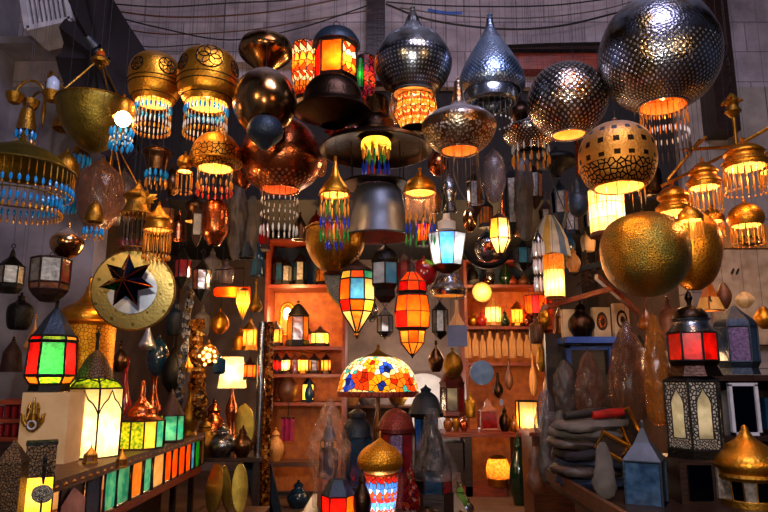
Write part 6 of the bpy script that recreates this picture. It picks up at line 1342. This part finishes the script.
lantern('red glass lantern with a dark domed lid stacked on the black filigree one', 692, 376, Yk, 8, -PI/2-PI/8, [('m', 'finial', [(0, 290), (2, 293), (4, 298), (2, 303), (2, 307)], 'bronze_dark', 12), ('m', 'dome', smooth_prof([(2, 306), (10, 308), (16, 315), (16, 319)]), 'bronze_dark', 28), ('m', 'lower_dome', smooth_prof([(19, 319), (16, 322), (18, 326), (24, 333)]), 'silver', 28),
    ('p', 24, 333, 24, 361, ['lit_red', 'lit_red', 'lit_red', 'gl_red', 'gl_red', 'gl_red', 'lit_red', 'lit_red']), ('m', 'base', [(25, 361), (22, 366), (27, 376)], 'bronze_dark')], 'iron', post=1.2, ymid=340, light=(350, .45), ring=2, lamp_dy=-5)
lantern('blue lantern with a steep grey pyramid roof and pale flower panes at the lower right', 645, row_of(RZ, 3.75), 3.75, 4, -PI/2-.95, [('m', 'finial', [(0, 419), (2, 422), (1.5, 428)], 'grey_metal', 8), ('m', 'roof', [(2, 428), (10, 442), (25, 459)], 'grey_metal'), ('p', 24, 460, 24, 505, ['gl_blueflower', 'gl_blue']), ('m', 'base', [(26, 505), (26, row_of(RZ, 3.75))], 'steel_blue')], 'steel_blue', post=1.3, ymid=470, zbase=RZ)
# side shelving right
xs0, xs1 = at(712, 376, 4.3).x, at(800, 376, 4.3).x
su = Thing('shelf_unit', 'dark shelf unit at the right edge holding the purple lantern and mirror', 'shelves', 755, row_of(RZ, 4.3), 4.3, zbase=RZ)
cx = su.base.x; w = 92*su.k(400)
for r_ in (375, 434):
    mb = MB(); mb.box((0, .1, su.z(r_)-.02), (w, .4, .035)); su.add(mb, 'shelf', 'wood_dark')
for s_ in (-1, 1):
    mb = MB(); mb.box((s_*w/2, .1, su.z(375)/2), (.03, .4, su.z(375))); su.add(mb, 'side_panel', 'wood_dark')
mb = MB(); mb.box((0, .3, su.z(375)/2), (w, .02, su.z(375))); su.add(mb, 'back_panel', 'wood_dark')
lantern('lantern with purple textured panes and teal sides on the right shelf', 737, 374.5, 4.3, 6, -PI/2-PI/6+.15, [('m', 'roof', smooth_prof([(2, 306), (8, 312), (17, 320), (20, 326)]), 'steel_blue', 6), ('p', 19, 327, 19, 362, ['gl_purple', 'gl_blue', 'gl_teal', 'gl_blue', 'gl_purple', 'gl_blue']), ('m', 'base', [(20, 362), (17, 368), (19, 374.5)], 'steel_blue')], 'steel_blue', post=1.2, ymid=345, zbase=su.base.z+su.z(375)-.0025)
t = Thing('standing_mirror', 'standing mirror in a pale frame leaning on the right shelf', 'mirror', 746, 433.5, 4.2, 408, zbase=su.base.z+su.z(434)-.0025); k = t.k(408); h_ = 50*k; w_ = 26*k
mb = MB(); mb.box((0, .03, h_/2), (w_, .015, h_)); t.add(mb, 'glass', 'dark_mirror')
mb = MB()
for q in ((-w_/2, 0, h_/2, .02, h_), (w_/2, 0, h_/2, .02, h_)): mb.box((q[0], .02, q[2]), (q[3], .03, q[4]))
for q in (0.01, h_): mb.box((0, .02, q), (w_+.02, .03, .02))
t.add(mb, 'frame', 'white')
for i, (px, m, lb) in enumerate(((722, 'cloth_grey', 'plain grey box on the right shelf left of the mirror'), (763, 'gl_blue', 'blue box on the right shelf right of the mirror'))):
    t = Thing('box', lb, 'box', px, 433.5, 4.35, 410, zbase=su.base.z+su.z(434)-.0025); k = t.k(410); mb = MB(); mb.box((0, 0, 20*k), (13*k if i == 0 else 8*k, .15, 40*k-i*.06)); t.add(mb, 'body', m); mb = MB(); mb.box((0, 0, 40*k-i*.06+.008), (14*k if i == 0 else 9*k, .16, .016)); t.add(mb, 'lid', m)
stand_on('lamp with a broad golden onion top and clear ribbed body in the lower right corner', 748, 3.7, RZ, 420, lambda b: [('m', 'finial', [(0, 424), (3, 427), (4, 431)], 'brass', 14), ('m', 'onion', smooth_prof([(4, 431), (9, 438), (20, 446), (31, 456), (34, 464), (31, 472)]), 'brass', 48), ('m', 'rim', [(32, 472), (33, 475), (31, 478)], 'brass_dark', 48), ('p', 30, 478, 28, b-6, ['gl_pale', 'dark_mirror']), ('m', 'base', [(30, b-6), (30, b)], 'brass_dark', 30)], n=16, frame='brass_dark', post=.8, ymid=465, name='onion_lamp', cat='lamp')
t = pendant('orange triangular glass lamp with a green knob and curved cut out', 709, [(3, 281), (7, 291), (11, 301), (15, 311)], 4.6, 'paper_orange', n=3, smooth=False, knob=False, ymid=296, name='triangle_lamp', glow=.3, bulb=False)
mb = MB(); mb.ball((0, 0, t.z(279)), 3*t.k(279), 10); t.add(mb, 'knob', 'green_cloth')
mb = MB(); k = t.k(300); mb.tube([(4*k*math.cos(a), -9*k, t.z(299)+5*k*math.sin(a)) for a in [PI*.9+i*.22 for i in range(9)]], .008, 5); t.add(mb, 'crescent_cut', 'wood_dark')
for i, (px, py, w, h, ang, m, lb) in enumerate(((724, 296, 7, 26, -.5, 'leather_b', 'brown wooden mallet head leaning beside the triangular lamp'), (745, 300, 9, 16, .5, 'cream', 'crumpled cream paper on the right above the purple lantern'), (764, 318, 9, 22, .2, 'gold_glow', 'gold cone shape at the right edge above the shelf'))):
    t = pendant(lb, px, [(w*.3, py-h/2), (w, py-h*.1), (w*.9, py+h*.2), (w*.3, py+h/2)], 4.6, m, name=['mallet', 'crumpled_paper', 'gold_cone'][i], cat=['mallet', 'paper', 'ornament'][i], n=7 if i == 1 else 20, knob=False)
# right wall stone with incised marks; warm lamplight on it painted as ochre
t = Thing('ochre_wall_panel', 'pale ochre block of the right stone wall, lamplight painted into its colour', 'board', 748, 350, 6.5, 300); k = t.k(300)
mb = MB(); mb.box((4*k, .05, t.z(296)), (74*k, .06, 96*k)); t.add(mb, 'board', 'carved')
for x_ in (-12, -7):
    mb = MB(); mb.box((x_*k, .012, t.z(271)), (1.2*k, .02, 6*k), 0, Matrix.Rotation(.5, 3, 'Y')); t.add(mb, 'incised_mark', 'wood_dark')
t = Thing('ochre_wall_panel', 'orange ochre panel with an oval motif above the pale ochre block', 'board', 750, 248, 6.48, 240); k = t.k(240)
mb = MB(); mb.box((0, .05, t.z(236)), (64*k, .06, 24*k)); t.add(mb, 'board', 'wood_pale')
mb = MB(); mb.tube([(11*k*math.cos(a*PI/10), 0, t.z(240)+4*k*math.sin(a*PI/10)) for a in range(20)], .014, 5, closed=True); t.add(mb, 'oval_motif', 'wood')


# ================================================================== DIM LAMPS DEEPER IN THE SHADE
SHAPES = {
 'onion': [(.08, 0), (.15, .12), (.6, .3), (1, .55), (.85, .8), (.5, 1)],
 'bell': [(.1, 0), (.35, .15), (.75, .4), (.85, .75), (1, 1)],
 'ball': [(.1, 0), (.6, .15), (1, .45), (.9, .75), (.3, 1)],
 'jar': [(.3, 0), (.35, .15), (.9, .3), (1, .6), (.8, .95), (.3, 1)],
 'tear': [(.05, 0), (.2, .3), (.6, .6), (1, .85), (.5, 1)],
}
def dim(px, y0, y1, r, Y, shape, m, lb, **kw):
    pendant(lb, px, [(max(r*a, .4), y0+(y1-y0)*b) for a, b in SHAPES[shape]], Y, m, ymid=(y0+y1)/2, n=24, **kw)
for row in (
 (172, 168, 196, 9, 6.0, 'ball', 'bronze', 'dim bronze ball lamp between the barrel lamp fringe and the small onion lamp'),
 (178, 214, 240, 10, 6.2, 'bell', 'copper', 'dim copper bell right of the gold strands lamp'),
 (228, 206, 236, 9, 6.1, 'onion', 'bronze', 'dim bronze onion right of the copper barrel lantern'),
 (226, 262, 284, 8, 6.3, 'jar', 'film_smoke', 'smoky glass jar hanging over the orange tube lamp'),
 (212, 252, 280, 9, 6.4, 'jar', 'cloth_grey', 'grey wrapped bundle hanging left of the orange tube lamp'),
 (258, 246, 276, 8, 6.0, 'bell', 'gl_blue', 'dark blue glass bell at the left edge of the back shelf unit'),
 (256, 282, 312, 7, 6.3, 'tear', 'brass_dark', 'dark brass teardrop beside the mirrored post top'),
 (220, 312, 334, 9, 6.2, 'ball', 'brass', 'brass ball lamp under the orange tube lamp'),
 (202, 308, 336, 8, 6.3, 'jar', 'cloth_grey', 'grey bundle over the filigree ball'),
 (240, 330, 350, 8, 6.4, 'bell', 'brass', 'small brass bell over the square shade'),
 (175, 304, 336, 9, 6.2, 'jar', 'steel_blue', 'blue black glass jar below the brass tray'),
 (158, 338, 376, 11, 6.0, 'ball', 'gl_blue', 'dark round blue glass lamp below the brass tray'),
 (148, 318, 350, 8, 5.9, 'tear', 'mirror', 'pale silver teardrop under the brass tray'),
 (172, 352, 392, 10, 5.9, 'ball', 'iron', 'black ball lamp left of the leaning mirror strip'),
 (120, 345, 372, 8, 5.6, 'onion', 'bronze', 'bronze onion lamp right of the gold filigree lantern'),
 (300, 216, 240, 8, 6.4, 'bell', 'bronze', 'dim bronze bell right of the clear bead fringe'),
 (316, 214, 244, 9, 7.2, 'ball', 'gl_red', 'dim red glass ball left of the cauldron lamp'),
 (306, 132, 156, 10, 5.6, 'ball', 'copper', 'copper ball lamp behind the wide brim at its left'),
 (318, 150, 176, 9, 5.7, 'jar', 'film_amber', 'amber glass jar left of the coloured glass bell lamp'),
 (392, 100, 124, 8, 5.4, 'jar', 'film_amber', 'amber glass jar tucked behind the mosaic drum'),
 (438, 150, 176, 10, 5.4, 'ball', 'copper', 'copper ball lamp right of the wide brim'),
 (434, 186, 214, 7, 5.6, 'jar', 'gl_amber', 'amber glass jar right of the clear cylinder lamp'),
 (520, 100, 124, 12, 5.5, 'ball', 'bronze_dark', 'dark bronze ball behind the silver collar'),
 (548, 146, 168, 11, 5.9, 'onion', 'bronze', 'dim bronze onion lamp below the pierced dark globe'),
 (590, 142, 168, 8, 5.8, 'tear', 'copper', 'copper teardrop left of the amber egg lamp'),
 (506, 190, 214, 7, 5.8, 'bell', 'copper', 'small copper bell above the white hexagonal lantern'),
 (470, 206, 232, 7, 5.5, 'ball', 'mirror_bronze', 'mirror bronze ball right of the flared blue lit lantern'),
 (520, 212, 236, 8, 6.2, 'jar', 'gl_amber', 'amber jar right of the white hexagonal lantern'),
 (566, 232, 258, 9, 5.9, 'ball', 'gl_blue', 'cobalt dark glass ball right of the striped cloth cone'),
 (588, 230, 252, 7, 5.9, 'jar', 'cream', 'cream jar lamp below the polished ball'),
 (536, 318, 344, 7, 6.0, 'jar', 'leather_b', 'brown leather flask hanging right of the orange cup lamp'),
 (544, 306, 330, 6, 6.0, 'ball', 'brass', 'little brass ball under the lit cylinder lamp'),
 (560, 306, 334, 7, 6.1, 'bell', 'bronze', 'bronze bell at the left end of the blue shelf'),
 (646, 300, 330, 9, 4.9, 'tear', 'gl_amber', 'amber glass teardrop under the hammered globe'),
 (668, 300, 340, 8, 4.8, 'jar', 'leather_b', 'brown gourd left of the red glass lantern dome'),
 (652, 160, 196, 10, 5.0, 'jar', 'bronze_dark', 'dark bronze jar lamp behind the long bead fringe'),
 (20, 296, 330, 12, 5.0, 'jar', 'iron', 'black jar shaped lamp at the left edge below the small black lantern'),
 (12, 340, 372, 11, 4.9, 'bell', 'rust', 'rust brown bell at the left edge above the red glasses'),
 (34, 318, 352, 9, 5.1, 'tear', 'wood_pale', 'tan teardrop ornament left of the green lantern roof'),
 (436, 344, 372, 8, 6.4, 'onion', 'bronze', 'bronze onion lamp right of the orange lantern tip'),
 (470, 394, 418, 6, 8.0, 'jar', 'brass_dark', 'small brass jar hanging left of the red wooden lantern'),
 (372, 300, 322, 6, 5.9, 'ball', 'silver', 'small silver ball between the drop lantern and the orange lantern'),
): dim(*row)
for (x, y0, y1, r, Y, m, g, W, lb) in (
 (166, 196, 232, 8, 5.9, 'rust', 'gl_amber', None, 'rusty lantern with amber glass behind the gold strands'),
 (240, 200, 240, 9, 6.3, 'iron', 'gl_pale', None, 'black lantern with pale glass above the dark wheel ornament'),
 (262, 212, 250, 8, 6.4, 'rust', 'gl_red', None, 'rusty red paned lantern behind the clear bead fringe'),
 (192, 340, 372, 8, 6.2, 'brass', 'lit_amber', .9, 'small amber lit lantern left of the filigree ball'),
 (250, 318, 350, 7, 6.3, 'brass', 'lit_amber', 1.0, 'small amber lit lantern left of the post above the square shade'),
 (250, 356, 380, 6, 6.6, 'rust', 'lit_orange', .7, 'tiny orange lit lantern squeezed between the square shade and the post'),
 (570, 196, 236, 8, 6.3, 'iron', 'gl_pale', None, 'black lantern with pale glass behind the polished ball'),
 (486, 196, 228, 7, 6.2, 'iron', 'gl_amber', None, 'black lantern with amber glass behind the grey glass ball'),
 (424, 212, 246, 7, 5.8, 'rust', 'lit_orange', .5, 'small orange lit lantern left of the flared blue lantern'),
 (404, 250, 282, 7, 5.8, 'rust', 'gl_red', None, 'small dark red lantern behind the orange lantern roof'),
 (640, 334, 372, 9, 5.3, 'iron', 'gl_amber', None, 'black lantern with amber glass in the shade right of the blue shelf')):
    mini(lb, x, y1, y0, r, Y, m, (g,), W, hang=True)
build_cords()
# ================================================================== DAYLIGHT, CAMERA FLASH AND ADDED FILLS
def area(name, loc, target, size, W, col):
    L = bpy.data.lights.new(name, 'AREA'); L.shape = 'DISK'; L.size = size; L.energy = W; L.color = col
    o = bpy.data.objects.new(name, L); COL.objects.link(o); o.location = loc
    o.rotation_euler = (Vector(target)-Vector(loc)).to_track_quat('-Z', 'Y').to_euler(); return o
area('street_daylight', (1.0, 1.2, 6.6), (0.4, 6.4, 4.2), 2.6, 215, (.72, .68, 1.0))
area('camera_flash', (-.15, -.4, 2.3), (.1, 5, 2.6), .13, 52, (1, .95, .9))  # camera flash near the lens, for the globes' centred highlights
area('warm_front_fill', (-2.2, -.6, 3.2), (-.8, 4.5, 2.6), .7, 26, (1, .62, .3))  # added warm fills in front, for golden reflections on the brass
area('warm_front_fill', (2.6, -.4, 3.0), (1.2, 4.5, 2.6), .7, 26, (1, .62, .3))
for (x, y, z, W, c) in ((-1.15, 8.0, 2.6, 34, (1, .55, .22)), (1.5, 8.3, 2.7, 34, (1, .58, .25)), (.3, 9.4, 1.9, 20, (1, .78, .62)), (.62, 9.8, 1.15, 12, (1, .9, .8)), (-.9, 7.6, 1.4, 8, (1, .6, .3)), (1.6, 7.8, 1.5, 12, (1, .6, .3)), (-1.9, 4.6, 2.3, 8, (1, .6, .25)), (-1.55, 5.7, 1.75, 9, (1, .58, .22)), (1.95, 4.6, 1.6, 2, (1, .6, .3)), (-.7, 7.2, 1.15, 7, (1, .68, .42)), (1.1, 7.4, .9, 5, (1, .68, .42)), (.4, 5.9, 3.2, 12, (1, .6, .3)), (-1.4, 5.6, 2.4, 8, (1, .55, .25)), (2.2, 5.4, 2.6, 12, (1, .5, .2)), (1.0, 7.4, 1.9, 10, (1, .62, .35))):
    L = bpy.data.lights.new('shop_fill', 'POINT'); L.energy = W; L.color = c; L.shadow_soft_size = .06  # added fill points with no fixtures, brightening brass, shelves and floor
    o = bpy.data.objects.new('shop_fill', L); COL.objects.link(o); o.location = (x, y, z)
W_ = bpy.data.worlds.new('world'); scene.world = W_; W_.use_nodes = True
nt = W_.node_tree; bg = nt.nodes['Background']; bg.inputs[0].default_value = (.30, .32, .52, 1); bg.inputs[1].default_value = .09
print('labels repeated:', [k_ for k_, v_ in USED.items() if v_ > 1])
